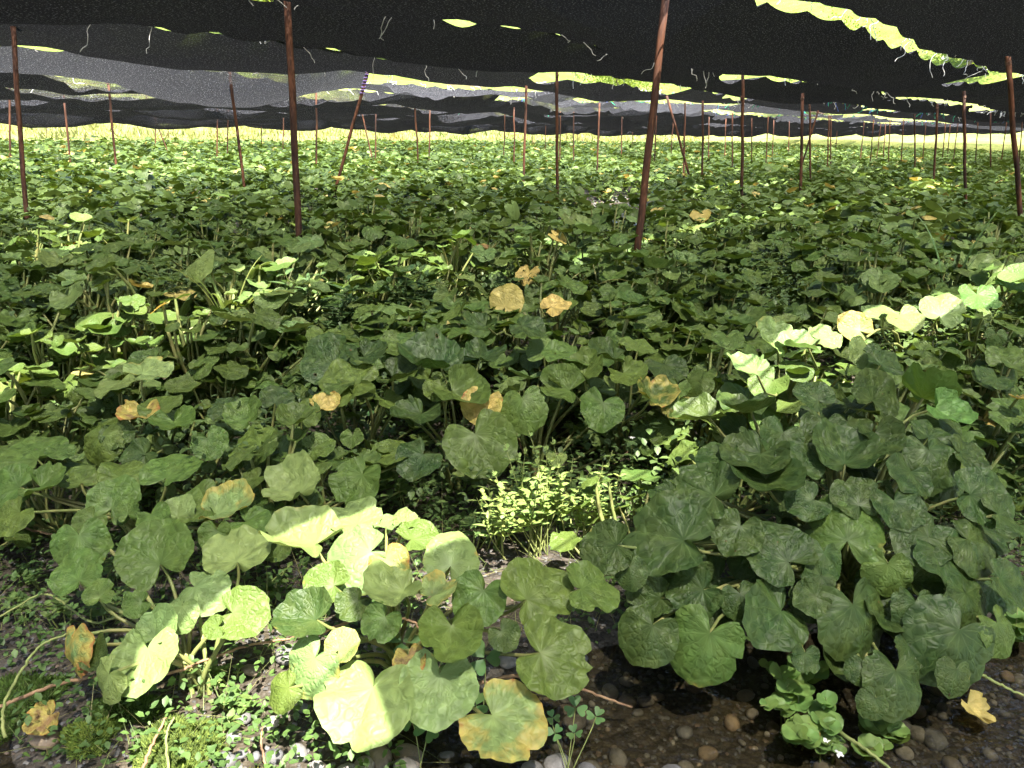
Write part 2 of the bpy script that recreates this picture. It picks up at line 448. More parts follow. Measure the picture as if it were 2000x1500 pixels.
# water sheet over the stream bed, and the small pool further back
def sheet(name, x0, x1, y0, y1, z, n, mat):
    X, Y = np.meshgrid(np.linspace(x0, x1, n), np.linspace(y0, y1, n))
    Z = np.full_like(X, z) + 0.002 * (vnoise(X * 14, Y * 14, 8) - 0.5)
    V = np.stack([X, Y, Z], -1).reshape(-1, 3)
    i, j = np.meshgrid(np.arange(n - 1), np.arange(n - 1), indexing='ij'); q = (i * n + j).ravel()
    return link(name, new_mesh(name, V, np.stack([q, q + 1, q + 1 + n, q + n], -1), mat))
tag(sheet('stream_water', -3.5, 4.2, -1.0, 2.6, -0.048, 70, M_WATER), 'shallow clear water running over dark pebbles', 'water', kind='structure')
tag(sheet('pool_water', 0.4, 2.4, 8.2, 11.4, 0.075, 24, M_WATER), 'small bright pool between the far plants', 'water', kind='structure')

# sunlit grassy bank and the hill behind the field
a_ = np.linspace(-40, 110, 90); p_ = np.concatenate([np.linspace(32, 51, 26), np.geomspace(53, 160, 18)])
A, Pp = np.meshgrid(a_, p_)
hz = 0.25 + 3.2 * (1 - np.exp(-np.maximum(0, Pp - 32.5) / 9)) * (0.75 + 0.5 * vnoise(A * 0.08, Pp * 0.05, 5)) + 0.42 * np.maximum(0, Pp - 50) + 0.35 * (vnoise(A * 0.5, Pp * 0.5, 6) - 0.5)
hz[0] -= 0.5
V = np.stack([D[0] * A + N[0] * Pp, D[1] * A + N[1] * Pp, hz], -1).reshape(-1, 3)
n_ = len(a_); i, j = np.meshgrid(np.arange(len(p_) - 1), np.arange(n_ - 1), indexing='ij'); q = (i * n_ + j).ravel()
tag(link('grass_bank', new_mesh('grass_bank', V, np.stack([q, q + 1, q + 1 + n_, q + n_], -1), M_BANK)), 'sunlit dry grass bank rising behind the field', 'bank', kind='structure')

a_ = np.concatenate([np.linspace(58, 75, 24), np.geomspace(77, 170, 16)]); p_ = np.linspace(-60, 60, 80)
A, Pp = np.meshgrid(a_, p_)
hz = 0.30 + 2.6 * (1 - np.exp(-np.maximum(0, A - 58.5) / 9)) * (0.75 + 0.5 * vnoise(A * 0.08, Pp * 0.05, 45)) + 0.45 * np.maximum(0, A - 74) + 0.35 * (vnoise(A * 0.5, Pp * 0.5, 46) - 0.5)
V = np.stack([D[0] * A + N[0] * Pp, D[1] * A + N[1] * Pp, hz], -1).reshape(-1, 3)
n_ = len(a_); i, j = np.meshgrid(np.arange(len(p_) - 1), np.arange(n_ - 1), indexing='ij'); q = (i * n_ + j).ravel()
tag(link('grass_slope', new_mesh('grass_slope', V, np.stack([q, q + 1, q + 1 + n_, q + n_], -1), M_BANK)), 'sunlit grass slope closing off the far end of the field', 'bank', kind='structure')
def bank_tufts(n, seed):
    r_ = np.random.default_rng(seed); a = r_.uniform(-25, 75, n); p = 31.2 + 14 * r_.uniform(size=n) ** 1.7
    z = 0.15 + 3.2 * (1 - np.exp(-np.maximum(0, p - 32.5) / 9)) * (0.75 + 0.5 * vnoise(a * 0.08, p * 0.05, 5)) + 0.35 * (vnoise(a * 0.5, p * 0.5, 6) - 0.5)
    z = np.where(p < 32.6, .3, z)
    P = np.stack([D[0] * a + N[0] * p, D[1] * a + N[1] * p, z], -1)
    yd = np.stack([r_.normal(0, .5, n), r_.normal(0, .5, n), np.ones(n)], -1); yd /= np.linalg.norm(yd, axis=1, keepdims=True)
    L = r_.uniform(.15, .55, n)[:, None]; w = r_.normal(0, 1, (n, 3)); w[:, 2] = 0; w /= np.linalg.norm(w, axis=1, keepdims=True); w = w * r_.uniform(.02, .07, (n, 1))
    V = np.stack([P - w, P + w, P + yd * L], 1).reshape(-1, 3); F = np.arange(3 * n).reshape(-1, 3)
    t = np.clip(vnoise(a * .9, p * 1.5, 8)[:, None] * 1.3 - .15 + r_.normal(0, .15, (n, 1)), 0, 1)
    c = np.array((.34, .31, .10)) * t + np.array((.11, .13, .04)) * (1 - t)
    low = (p < 33.5) & (r_.uniform(size=n) < .5); c[low] = np.array((.16, .09, .05))
    return V, F, np.repeat(np.concatenate([c, np.ones((n, 1))], 1), 3, 0)
Vv, Ff, Cc = bank_tufts(60000, 3)
tag(link('bank_grass', new_mesh('bank_grass', Vv, Ff, M_CROWN, colors=Cc, smooth=False)), 'dry yellow grass growing over the sunlit bank', 'grass', kind='stuff')

# ------------------------------------------------------------------ leaves
def leaf_mesh(name, nr, nt, seed, kind, mat, double=False):
    """kidney-shaped blade, diameter 1, stalk joins at the origin, tip towards +Y"""
    r_ = np.random.default_rng(seed)
    thm = radians(r_.uniform(154, 167)); c, R = 0.15, 0.5
    th = np.linspace(-thm, thm, nt)
    rad = c * np.cos(th) + np.sqrt(R * R - (c * np.sin(th)) ** 2)
    lob = np.clip((np.abs(th) - radians(136)) / (thm - radians(136)), 0, 1)
    rad *= 1 - 0.82 * lob ** 1.7
    ph = r_.uniform(0, 6.28, 6)
    rad *= 1 + 0.022 * np.sin(3 * th + ph[0]) + 0.016 * np.sin(5 * th + ph[1]) + 0.012 * np.sin(11 * th + ph[2])
    rad *= 1 + 0.06 * np.exp(-(th / 0.25) ** 2)                       # slight point at the tip
    if nt > 24: rad *= 1 + 0.014 * np.sign(np.sin(np.arange(nt) * 2.2)) * r_.uniform(0.3, 1, nt)
    for _ in range(r_.integers(0, 3)):                                # bites out of the rim
        if nt > 24: rad *= 1 - r_.uniform(0.08, 0.24) * np.exp(-((th - r_.uniform(-2.2, 2.2)) / r_.uniform(0.06, 0.14)) ** 2)
    s = np.linspace(0, 1, nr + 1)[1:] ** 0.85
    rr = s[:, None] * rad[None, :]
    x = rr * np.sin(th); y = rr * np.cos(th)
    cup = {0: 0.5, 1: 0.12, 2: -0.3}[kind] * r_.uniform(0.7, 1.3)
    fold = {0: 0.18, 1: 0.05, 2: -0.12}[kind] * r_.uniform(0.4, 1.5)
    wav = {0: 0.055, 1: 0.045, 2: 0.038}[kind] * r_.uniform(0.7, 1.5)
    k = r_.integers(2, 4)
    z = cup * rr ** 2 * 1.2 + fold * np.abs(x) + wav * s[:, None] ** 1.6 * (np.sin(k * th + ph[3]) + 0.6 * np.sin((k + 3) * th + ph[4]) + 0.35 * np.sin((k + 8) * th + ph[5]))
    z += -0.22 * np.maximum(0, y - 0.2) ** 1.5 * (1 if kind else 0.3)
    z += 0.010 * rr * np.abs(np.sin(th * 5.5 / 2 + ph[1])) * 2        # pleats between the ribs
    z += r_.normal(0, 0.0022, z.shape) * (rr > 0.1)
    Vt = np.concatenate([[[0, 0, 0]], np.stack([x, y, z], -1).reshape(-1, 3)])
    F = []
    for t in range(nt - 1):
        F.append([0, 1 + t + 1, 1 + t])
        for i in range(nr - 1):
            a = 1 + i * nt + t; F.append([a, a + 1, a + 1 + nt, a + nt])
    flat = np.concatenate([[[0, 0]], np.stack([x, y], -1).reshape(-1, 2)])
    edge = np.concatenate([[[0, 0]], np.stack([np.repeat(s, nt), np.tile(th, nr)], -1)])
    return Vt, F, flat, edge

LEAF = {}
def leaf_lib(prefix, nr, nt, seeds):
    out = {0: [], 1: [], 2: []}
    for kind in (0, 1, 2):
        for sd in range(seeds):
            Vt, F, flat, edge = leaf_mesh('leaf', nr, nt, 100 * kind + sd + (0 if prefix == 'near' else 1000), kind, None)
            out[kind].append(new_mesh('leaf_' + prefix, Vt, F, M_LEAF_HOLED if prefix == 'near' and sd > 3 else M_LEAF, uvs={'flat': flat, 'edge': edge}))
    return out
LEAF_NEAR = leaf_lib('near', 9, 60, 7)
LEAF_MID = leaf_lib('mid', 4, 26, 6)

STALK_MID = []
for sd in range(5):
    r_ = np.random.default_rng(sd + 60)
    b = np.array([r_.normal(0, .12), r_.normal(0, .12), 0])
    pts = bez(np.zeros(3), np.array([0, 0, .35]) + b, np.array([0, 0, .7]) + b * .7, np.array([0, 0, 1.0]), 5)
    Vt, F = tube(pts, np.linspace(0.024, 0.014, 5), 5, False)
    STALK_MID.append(new_mesh('stalk', Vt, F, M_STALK))

PAL = dict(d=(.036, .066, .014), g=(.082, .132, .024), l=(.175, .25, .078), y=(.46, .36, .11), b=(.22, .12, .05), v=(.10, .19, .04))  # l: light leaf green, with some of the sunlight put into the colour
def tint(c, amt=0.18):
    k = random.uniform(1 - amt, 1 + amt); h = random.uniform(-.12, .12)
    return (c[0] * k * (1 + h), c[1] * k, c[2] * k * (1 - h * .5))

def orient(ydir, n):
    n = n / np.linalg.norm(n); y = ydir - n * (ydir @ n); y /= np.linalg.norm(y); x = np.cross(y, n)
    return x, y, n
def mat4(x, y, z, o, s):
    m = Matrix.Identity(4)
    for i in range(3): m[i][0], m[i][1], m[i][2], m[i][3] = x[i] * s, y[i] * s, z[i] * s, o[i]
    return m

def add_leaf(plant, base, O, ydir, n, size, color, sen, lib, kind, hero_stalk=False, label=None):
    x, y, z = orient(ydir, n)
    me = random.choice(lib[kind])
    o = bpy.data.objects.new('leaf', me); col.objects.link(o); o.parent = plant
    fl = random.choice((-1, 1))
    o.matrix_basis = mat4(x, y, z, O - base, size)
    o.color = (*color, sen)
    if label: o['label'] = label
    L = np.linalg.norm(O - base)
    if hero_stalk:
        st = np.array([random.gauss(0, .018), random.gauss(0, .018), 0.0])
        p1 = st + np.array([(O - base)[0] * .15, (O - base)[1] * .15, .5 * L])
        p2 = (O - base) - z * L * .3 - y * L * 0.12; p2[2] = max(p2[2], 0.02)
        Vt, F = tube(bez(st, p1, p2, O - base - z * .002, 9), np.linspace(0.0058, 0.0034, 9), 7, False)
        s = bpy.data.objects.new('stalk', new_mesh('stalk', Vt, F, M_STALK)); col.objects.link(s); s.parent = plant
    else:
        s = bpy.data.objects.new('stalk', random.choice(STALK_MID)); col.objects.link(s); s.parent = plant
        v = (O - base) / L; xx = np.cross([0, 1, .1], v); xx /= np.linalg.norm(xx)
        s.matrix_basis = mat4(xx, np.cross(v, xx), v, np.zeros(3), L)
    return o

def up_n(tilt, side=0.0, view_az=0.0):
    """normal tilted by `tilt` deg towards the camera, `side` deg to the right"""
    t, s = radians(tilt), radians(side)
    return np.array([sin(s), -sin(t) * cos(s), cos(t) * cos(s)])

# ---- plants drawn leaf by leaf: (x, y, diameter) in photo pixels; direction of the tip; tilt, side tilt; height; colour; age; kind
def place(plant, base, spec, n_extra=0):
    for (x, y, size, tip, tilt, side, z, c, sen, kind) in spec:
        P = at_z(x, y, z); depth = (P - CAM) @ FW; s = size * .94 * depth / F_PX
        n = up_n(tilt + random.uniform(-9, 9), side + random.uniform(-12, 12)); tip += random.uniform(-12, 12); sen += random.uniform(0, .12)
        v = RT * cos(radians(tip)) + UP * sin(radians(tip)); rd = ray(x, y); rd = rd / np.linalg.norm(rd)
        yd = v - rd * (v @ n) / (rd @ n); yd = yd / np.linalg.norm(yd)
        add_leaf(plant, base, P - yd * s * 0.14, yd, n, s, tint(PAL[c], .12), sen, LEAF_NEAR, kind, True)

def wasabi(label, group, base):
    e = link('wasabi_plant', None, None, tuple(base)); e.empty_display_size = .1
    return tag(e, label, 'plant', group)

HERO_XY = []
def hero(label, bx, by, spec):
    P = ground_px(bx, by)
    HERO_XY.append(P[:2].copy())
    e = wasabi(label, 'wasabi plants along the stream edge', P)
    place(e, P, spec)
    return e, P

def zc(y, tab):
    ys_, zs_ = zip(*tab); return float(np.interp(y, ys_, zs_))
ZC = ((700, .50), (760, .46), (900, .38), (1000, .31), (1100, .23), (1200, .155), (1330, .08), (1400, .04))
ZB = ((1000, .27), (1080, .25), (1160, .22), (1240, .19), (1340, .13), (1420, .09))
ZL = ((640, .46), (700, .42), (780, .34), (880, .25), (1000, .21), (1100, .19), (1300, .12))

def S(tab, *rows):
    """rows: x, y, size, tip, tilt, side, colour, age, kind"""
    return [(x, y, s, tp, ti, si, zc(y, tab), c, a, k) for (x, y, s, tp, ti, si, c, a, k) in rows]

# big dark clump standing in the water
spec_c = S(ZC,
    (1310, 1050, 190, 165, 32, -12, 'd', .0, 1), (1524, 1083, 150, 140, 38, 5, 'd', .05, 1), (1655, 1035, 165, 80, 38, 0, 'g', .2, 2),
    (1733, 1115, 100, 262, 62, -10, 'g', .12, 2), (1377, 1258, 168, 252, 52, -8, 'g', .18, 2), (1513, 1202, 155, 225, 42, 8, 'd', .05, 1),
    (1674, 1205, 180, 280, 45, 10, 'd', .03, 2), (1751, 1330, 142, 285, 48, 5, 'd', .05, 2), (1860, 1250, 190, 235, 50, 10, 'd', .1, 2),
    (1868, 1320, 84, 275, 55, 0, 'd', .12, 2), (1359, 1160, 120, 200, 40, -20, 'd', 0, 1), (1450, 1171, 90, 300, 50, 0, 'd', 0, 2),
    (1597, 1132, 75, 230, 45, 0, 'd', .05, 1), (1800, 1055, 125, 200, 40, 10, 'd', .05, 1), (1846, 1090, 150, 300, 40, 12, 'd', .05, 1),
    (1895, 1175, 125, 290, 48, 16, 'd', .05, 2), (1965, 1140, 110, 310, 44, 22, 'd', .04, 1), (1706, 1372, 66, 240, 45, 0, 'd', .05, 2),
    (1681, 1307, 60, 240, 45, 0, 'd', 0, 2), (1573, 1285, 66, 260, 50, 0, 'd', .05, 1), (1266, 1237, 130, 232, 45, -22, 'd', .03, 2),
    (1190, 1069, 118, 200, 38, -25, 'd', .05, 1), (1231, 1115, 72, 270, 50, -10, 'd', .05, 2), (1709, 772, 118, 70, 52, 8, 'd', .0, 1),
    (1723, 706, 92, 60, 30, 8, 'd', 0, 1), (1808, 775, 115, 30, -18, 18, 'v', .05, 0), (1838, 805, 95, 330, 50, 14, 'v', .05, 0),
    (1590, 775, 84, 130, 32, 0, 'd', 0, 1), (1461, 808, 112, 200, -6, -12, 'd', 0, 0), (1370, 818, 108, 185, 5, -14, 'd', 0, 0),
    (1713, 857, 98, 300, 45, 0, 'd', .05, 0), (1524, 853, 98, 250, 38, 0, 'd', .05, 1), (1608, 840, 98, 260, 42, 0, 'd', .05, 1),
    (1815, 850, 84, 60, 30, 10, 'd', .05, 1), (1818, 895, 132, 290, 32, 10, 'd', .04, 2), (1650, 895, 145, 90, 2, 0, 'd', .02, 0),
    (1475, 897, 140, 240, 15, -6, 'd', .0, 0), (1415, 900, 118, 200, 22, -15, 'd', 0, 1), (1496, 950, 155, 260, 20, 0, 'd', .02, 0),
    (1377, 962, 150, 170, 22, -12, 'd', 0, 1), (1888, 890, 98, 330, 30, 16, 'd', .03, 1), (1912, 972, 135, 330, 38, 16, 'd', .04, 1),
    (1671, 975, 104, 120, 34, 0, 'd', .02, 1), (1752, 990, 110, 300, 38, 4, 'd', .04, 1), (1578, 980, 96, 200, 35, 0, 'd', .05, 1),
    (1905, 1065, 130, 320, 40, 18, 'd', .04, 2), (1440, 1040, 110, 240, 38, -6, 'd', .02, 1), (1585, 1170, 80, 200, 45, 0, 'd', 0, 1),
    (1775, 930, 105, 250, 30, 6, 'd', 0, 1), (1560, 905, 105, 100, 25, 0, 'd', 0, 1), (1960, 1010, 110, 340, 35, 20, 'd', .02, 1),
    (1790, 1190, 105, 270, 48, 5, 'd', .05, 2), (1955, 1230, 105, 290, 48, 18, 'g', .08, 2), (1610, 1090, 95, 280, 45, 0, 'd', 0, 2))
r_ = np.random.default_rng(91)
for _ in range(46):
    fy = r_.uniform(780, 1290); fx = np.interp(fy, (780, 950, 1290), (1620, 1590, 1600)) + r_.uniform(-1, 1) * np.interp(fy, (780, 950, 1100, 1290), (190, 320, 390, 300))
    side_ = (fx - 1600) / 320 * 18
    spec_c.append((fx, fy, r_.uniform(70, 118), 270 + (fx - 1600) / 320 * 50 + r_.uniform(-40, 40), np.interp(fy, (780, 1290), (18, 50)) + r_.uniform(-8, 8), side_, zc(fy, ZC) - r_.uniform(.02, .07), 'd', r_.uniform(0, .08), int(r_.integers(0, 3))))
hero('large dark green wasabi clump standing in the stream with drooping leaves', 1640, 1190, spec_c)

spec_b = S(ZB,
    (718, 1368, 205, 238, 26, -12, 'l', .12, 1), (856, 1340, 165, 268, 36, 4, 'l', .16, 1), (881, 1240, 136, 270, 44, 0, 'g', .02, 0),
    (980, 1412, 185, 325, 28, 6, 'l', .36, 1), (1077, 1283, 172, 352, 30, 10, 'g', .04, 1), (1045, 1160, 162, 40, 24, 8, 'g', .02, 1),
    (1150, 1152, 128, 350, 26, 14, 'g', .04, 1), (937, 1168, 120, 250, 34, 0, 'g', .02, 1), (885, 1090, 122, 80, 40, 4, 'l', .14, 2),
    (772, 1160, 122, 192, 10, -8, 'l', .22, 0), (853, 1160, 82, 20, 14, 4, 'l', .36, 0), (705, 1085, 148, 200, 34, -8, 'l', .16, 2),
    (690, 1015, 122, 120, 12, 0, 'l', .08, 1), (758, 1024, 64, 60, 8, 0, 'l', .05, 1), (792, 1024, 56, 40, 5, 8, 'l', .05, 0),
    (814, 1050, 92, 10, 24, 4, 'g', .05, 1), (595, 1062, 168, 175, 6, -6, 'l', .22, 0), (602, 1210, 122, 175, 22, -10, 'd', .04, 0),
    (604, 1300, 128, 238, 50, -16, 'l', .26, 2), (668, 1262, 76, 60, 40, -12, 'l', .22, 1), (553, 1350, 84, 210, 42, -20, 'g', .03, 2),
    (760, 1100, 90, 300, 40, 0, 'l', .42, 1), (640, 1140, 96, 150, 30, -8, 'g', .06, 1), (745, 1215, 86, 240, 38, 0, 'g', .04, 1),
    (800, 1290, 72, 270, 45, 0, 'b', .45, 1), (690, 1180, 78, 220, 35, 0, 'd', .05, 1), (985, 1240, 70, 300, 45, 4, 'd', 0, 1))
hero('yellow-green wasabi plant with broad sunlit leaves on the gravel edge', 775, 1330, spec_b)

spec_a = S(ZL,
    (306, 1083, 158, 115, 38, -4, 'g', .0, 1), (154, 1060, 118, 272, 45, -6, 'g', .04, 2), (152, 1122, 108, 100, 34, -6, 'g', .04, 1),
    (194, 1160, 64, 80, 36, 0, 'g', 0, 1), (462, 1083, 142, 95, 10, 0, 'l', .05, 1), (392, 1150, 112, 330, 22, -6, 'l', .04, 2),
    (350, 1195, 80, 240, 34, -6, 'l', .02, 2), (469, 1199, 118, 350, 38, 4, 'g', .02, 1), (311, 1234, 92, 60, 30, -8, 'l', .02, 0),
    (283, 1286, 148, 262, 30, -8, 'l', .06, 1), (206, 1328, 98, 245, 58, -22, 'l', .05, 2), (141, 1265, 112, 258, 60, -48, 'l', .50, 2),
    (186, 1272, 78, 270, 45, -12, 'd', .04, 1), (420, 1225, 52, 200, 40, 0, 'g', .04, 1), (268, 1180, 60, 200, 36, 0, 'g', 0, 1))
hero('small wasabi plant with pale sunlit leaves beside the moss', 385, 1345, spec_a)

spec_d = S(ZL,
    (224, 980, 108, 70, 42, 0, 'g', .0, 1), (250, 998, 52, 90, 46, 0, 'g', .02, 1), (336, 923, 128, 48, 18, 0, 'g', .02, 1),
    (66, 890, 138, 150, 18, -4, 'g', .02, 1), (22, 955, 112, 200, 34, -10, 'g', .02, 1), (91, 952, 98, 350, 22, 0, 'g', .02, 0),
    (154, 937, 80, 120, 18, 0, 'g', .12, 1), (241, 927, 98, 60, 14, 0, 'g', .08, 1), (350, 1000, 74, 60, 40, 0, 'l', .02, 1),
    (395, 988, 118, 160, 14, 0, 'g', .10, 1), (440, 1000, 118, 10, 14, 6, 'l', .40, 0), (300, 1010, 74, 300, 38, 0, 'g', 0, 1),
    (490, 1022, 84, 340, 24, 0, 'g', .02, 1), (420, 1045, 70, 260, 45, 0, 'g', .02, 1), (175, 1020, 70, 220, 40, 0, 'g', .02, 1),
    (30, 1010, 90, 230, 40, -12, 'g', .05, 1))
hero('low wasabi plant with rounded light green leaves behind the pale sunlit one', 280, 1075, spec_d)

spec_e = S(ZL,
    (497, 868, 108, 195, 10, -4, 'g', .02, 1), (560, 878, 80, 350, 26, 0, 'g', .04, 1), (483, 815, 84, 110, 30, -4, 'g', .03, 0),
    (620, 874, 70, 20, 30, 4, 'g', .02, 1), (591, 811, 78, 80, 36, 0, 'g', .04, 1), (633, 794, 62, 15, 14, 6, 'y', .40, 0),
    (577, 958, 122, 160, 12, -4, 'l', .06, 0), (512, 900, 76, 260, 36, 0, 'd', .04, 1), (410, 864, 78, 300, 40, 0, 'g', .12, 1),
    (440, 800, 70, 150, 26, 0, 'd', .02, 1), (540, 780, 72, 60, 26, 0, 'd', .02, 1))
hero('wasabi plant on a bundle of bare stalks with one yellow leaf tip', 545, 975, spec_e)

spec_f = S(ZL,
    (937, 864, 152, 292, 40, 4, 'g', .02, 1), (895, 773, 116, 320, 36, 0, 'g', .02, 0), (858, 760, 70, 230, 30, 0, 'g', .02, 1),
    (1021, 792, 104, 265, 40, 0, 'g', .03, 2), (942, 790, 90, 260, 40, 0, 'y', .38, 1), (814, 815, 104, 210, 20, 0, 'd', .03, 0),
    (846, 717, 132, 170, 10, 0, 'd', .03, 0), (762, 888, 92, 10, 10, 0, 'g', .02, 1), (818, 896, 98, 220, 34, 0, 'd', .03, 1),
    (699, 940, 116, 240, 38, -4, 'g', .02, 1), (945, 700, 92, 20, 4, 0, 'd', .03, 0), (780, 740, 100, 350, 14, 0, 'd', .02, 0))
hero('wasabi plant with one large heart-shaped leaf beside the bright weed', 890, 950, spec_f)

spec_g = S(ZL,
    (1101, 759, 96, 170, 30, -4, 'g', .02, 0), (1175, 797, 98, 262, 42, 6, 'g', .06, 1), (1143, 727, 80, 80, 26, 0, 'g', .02, 0),
    (1112, 696, 116, 200, 12, 0, 'g', .02, 1), (1225, 735, 84, 320, 26, 0, 'g', .02, 0), (1275, 775, 86, 40, 24, 6, 'g', .36, 0),
    (1190, 700, 92, 170, 8, 0, 'd', .02, 0), (1300, 720, 92, 300, 28, 0, 'd', .02, 1), (1245, 680, 84, 100, 18, 0, 'g', .02, 1),
    (1320, 790, 70, 240, 36, 0, 'g', .3, 1))
hero('wasabi plant with cupped leaves over the dark hollow', 1200, 880, spec_g)

spec_h = S(ZL,
    (644, 706, 124, 130, 40, 0, 'd', .03, 1), (682, 752, 142, 185, 16, 0, 'g', .02, 1), (340, 832, 94, 270, 30, 0, 'g', .02, 0),
    (196, 862, 92, 262, 42, -6, 'g', .06, 2), (273, 811, 84, 250, 14, 0, 'b', .55, 0), (315, 795, 92, 80, 20, 0, 'g', .06, 1),
    (273, 892, 80, 220, 40, 0, 'd', .04, 1), (720, 700, 90, 330, 14, 0, 'd', .03, 0), (290, 725, 98, 30, 20, 0, 'l', .30, 1),
    (230, 850, 70, 300, 36, 0, 'd', .02, 1))
hero('wasabi plant carrying a withered brown leaf', 330, 920, spec_h[2:7] + spec_h[8:])
hero('wasabi plant with a big dark saucer leaf', 665, 830, spec_h[:2] + spec_h[7:8])

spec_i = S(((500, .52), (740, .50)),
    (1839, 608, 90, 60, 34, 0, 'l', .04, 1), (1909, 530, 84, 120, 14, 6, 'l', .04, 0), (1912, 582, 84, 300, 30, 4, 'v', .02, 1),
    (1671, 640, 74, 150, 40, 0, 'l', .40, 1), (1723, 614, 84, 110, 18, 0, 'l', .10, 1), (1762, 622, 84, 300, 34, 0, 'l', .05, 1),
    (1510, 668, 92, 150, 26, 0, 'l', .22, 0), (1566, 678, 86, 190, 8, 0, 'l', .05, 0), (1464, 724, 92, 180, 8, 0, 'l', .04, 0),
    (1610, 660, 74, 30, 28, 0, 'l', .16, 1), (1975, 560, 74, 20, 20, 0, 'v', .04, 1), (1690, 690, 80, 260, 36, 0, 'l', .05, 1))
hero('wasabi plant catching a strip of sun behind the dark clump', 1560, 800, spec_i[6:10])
hero('brightly sunlit wasabi plant with leaves coloured sun-pale', 1760, 745, [spec_i[0]] + spec_i[3:6] + spec_i[11:])  # part of the sun's paling sits in the l leaf colour
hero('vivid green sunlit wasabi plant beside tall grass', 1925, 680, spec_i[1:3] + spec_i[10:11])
hero('wasabi plant with smooth light leaf at the end of the dark clump', 1990, 930, S(ZL, (1985, 812, 112, 160, 24, -6, 'g', .02, 1), (1965, 700, 80, 60, 20, 0, 'g', .02, 1), (1940, 740, 80, 200, 20, 0, 'd', .02, 1)))
hero('wasabi plant with one upright bright yellow leaf', 985, 660, S(((500, .5), (700, .47)), (990, 590, 74, 60, 62, -12, 'y', .30, 1), (1084, 598, 64, 10, 24, 0, 'y', .26, 1), (940, 640, 74, 200, 14, 0, 'd', .02, 0), (1030, 640, 80, 330, 20, 0, 'd', .02, 1)))

# ------------------------------------------------------------------ the field of plants
LEAF_LAST = 30.0
def in_frame(P, z, mx, my=60):
    x, y, w = proj(np.stack([P[:, 0], P[:, 1], np.full(len(P), z)], -1))
    return (w > 0.3) & (x > -mx) & (x < 2000 + mx) & (y < 1500 + my)

OPEN = [(1200, 990, .2), (1010, 1060, .2), (760, 1010, .12), (60, 1230, .28), (880, 1010, .18), (1090, 990, .16), (1330, 890, .14), (640, 990, .12), (1100, 1080, .2), (640, 930, .1), (1160, 930, .16)]
OPEN_XY = [(at_z(x, y, 0)[:2], r) for x, y, r in OPEN]
def field_points(step, y0, y1, seed):
    r_ = np.random.default_rng(seed)
    X, Y = np.meshgrid(np.arange(-1.05 * y1 - 2, 1.05 * y1 + 2, step), np.arange(y0, y1, step * 0.9))
    P = np.stack([X.ravel(), Y.ravel()], -1); P[:, 0] += np.tile([0, step / 2], len(P))[:len(P)] * 0
    P += r_.uniform(-.48, .48, P.shape) * step
    ok = in_frame(P, 0.1, 160) & (perp(P) < LEAF_LAST + 2 * vnoise(P[:, 0] * .3, P[:, 1] * .3))
    ok &= ~((np.abs(P[:, 0] - .13 * P[:, 1]) < .05 * P[:, 1]) & (P[:, 1] > 7.7) & (P[:, 1] < 13.0))
    return P[ok]

cand = np.concatenate([field_points(0.25, 1.55, 3.1, 8), [p for p in field_points(0.335, 2.9, 9.5, 1)]])
keep = []
for p in cand:
    if any(np.hypot(*(p - h)) < 0.17 for h in HERO_XY): continue
    if p[1] < 1.72: continue
    if any(np.hypot(*(p - q)) < r for q, r in OPEN_XY): continue
    if ground_z(p[0], p[1]) < -0.05: continue
    if 0.45 < p[0] < 1.9 and p[1] < 2.15: continue          # room for the big clump
    keep.append(p)
keep = np.array(keep); keep = keep[np.argsort(np.hypot(keep[:, 0], keep[:, 1]))]
N_NEAR = 286
near, rest = keep[:N_NEAR], keep[N_NEAR:]
R_NEAR = np.hypot(*near[-1])

LANDMARKS = [(at_z(x, y, .5)[:2], w) for x, y, w in ((585, 467, 'the upright thick rusty post'), (1245, 488, 'the right-leaning thick rusty post'), (52, 413, 'the flat grey net post'), (1993, 432, 'the post under the yellow-green net gap'))]
LANDMARKS += [(ground_px(x, y)[:2], w) for x, y, w in ((1055, 1085, 'the bushy sunlit weed'), (455, 690, 'the arching pale grass'), (1840, 640, 'the tall upright grass'), (985, 660, 'the upright yellow leaf'), (890, 950, 'the large heart-shaped leaf'),
              (1640, 1190, 'the big dark clump'), (665, 830, 'the dark saucer leaf'), (280, 1075, 'the low rounded light green plant'), (780, 680, 'the lance-leaved weed'), (1200, 880, 'the dark hollow'))]
def leaf_params(r_, vig):
    """one leaf around a plant: offset, height, outward azimuth, size, normal tilt"""
    az = r_.uniform(0, 2 * pi); q = r_.uniform(0, 1)
    rad = (.03 + .20 * q ** .8) * vig; h = (.31 - .20 * q ** 1.3 + r_.normal(0, .04)) * vig
    size = r_.uniform(.055, .165) * (0.85 + .15 * vig)
    return az, rad, max(h, .06), size, radians(r_.normal(14 + 22 * q, 13)), r_.normal(0, .35)

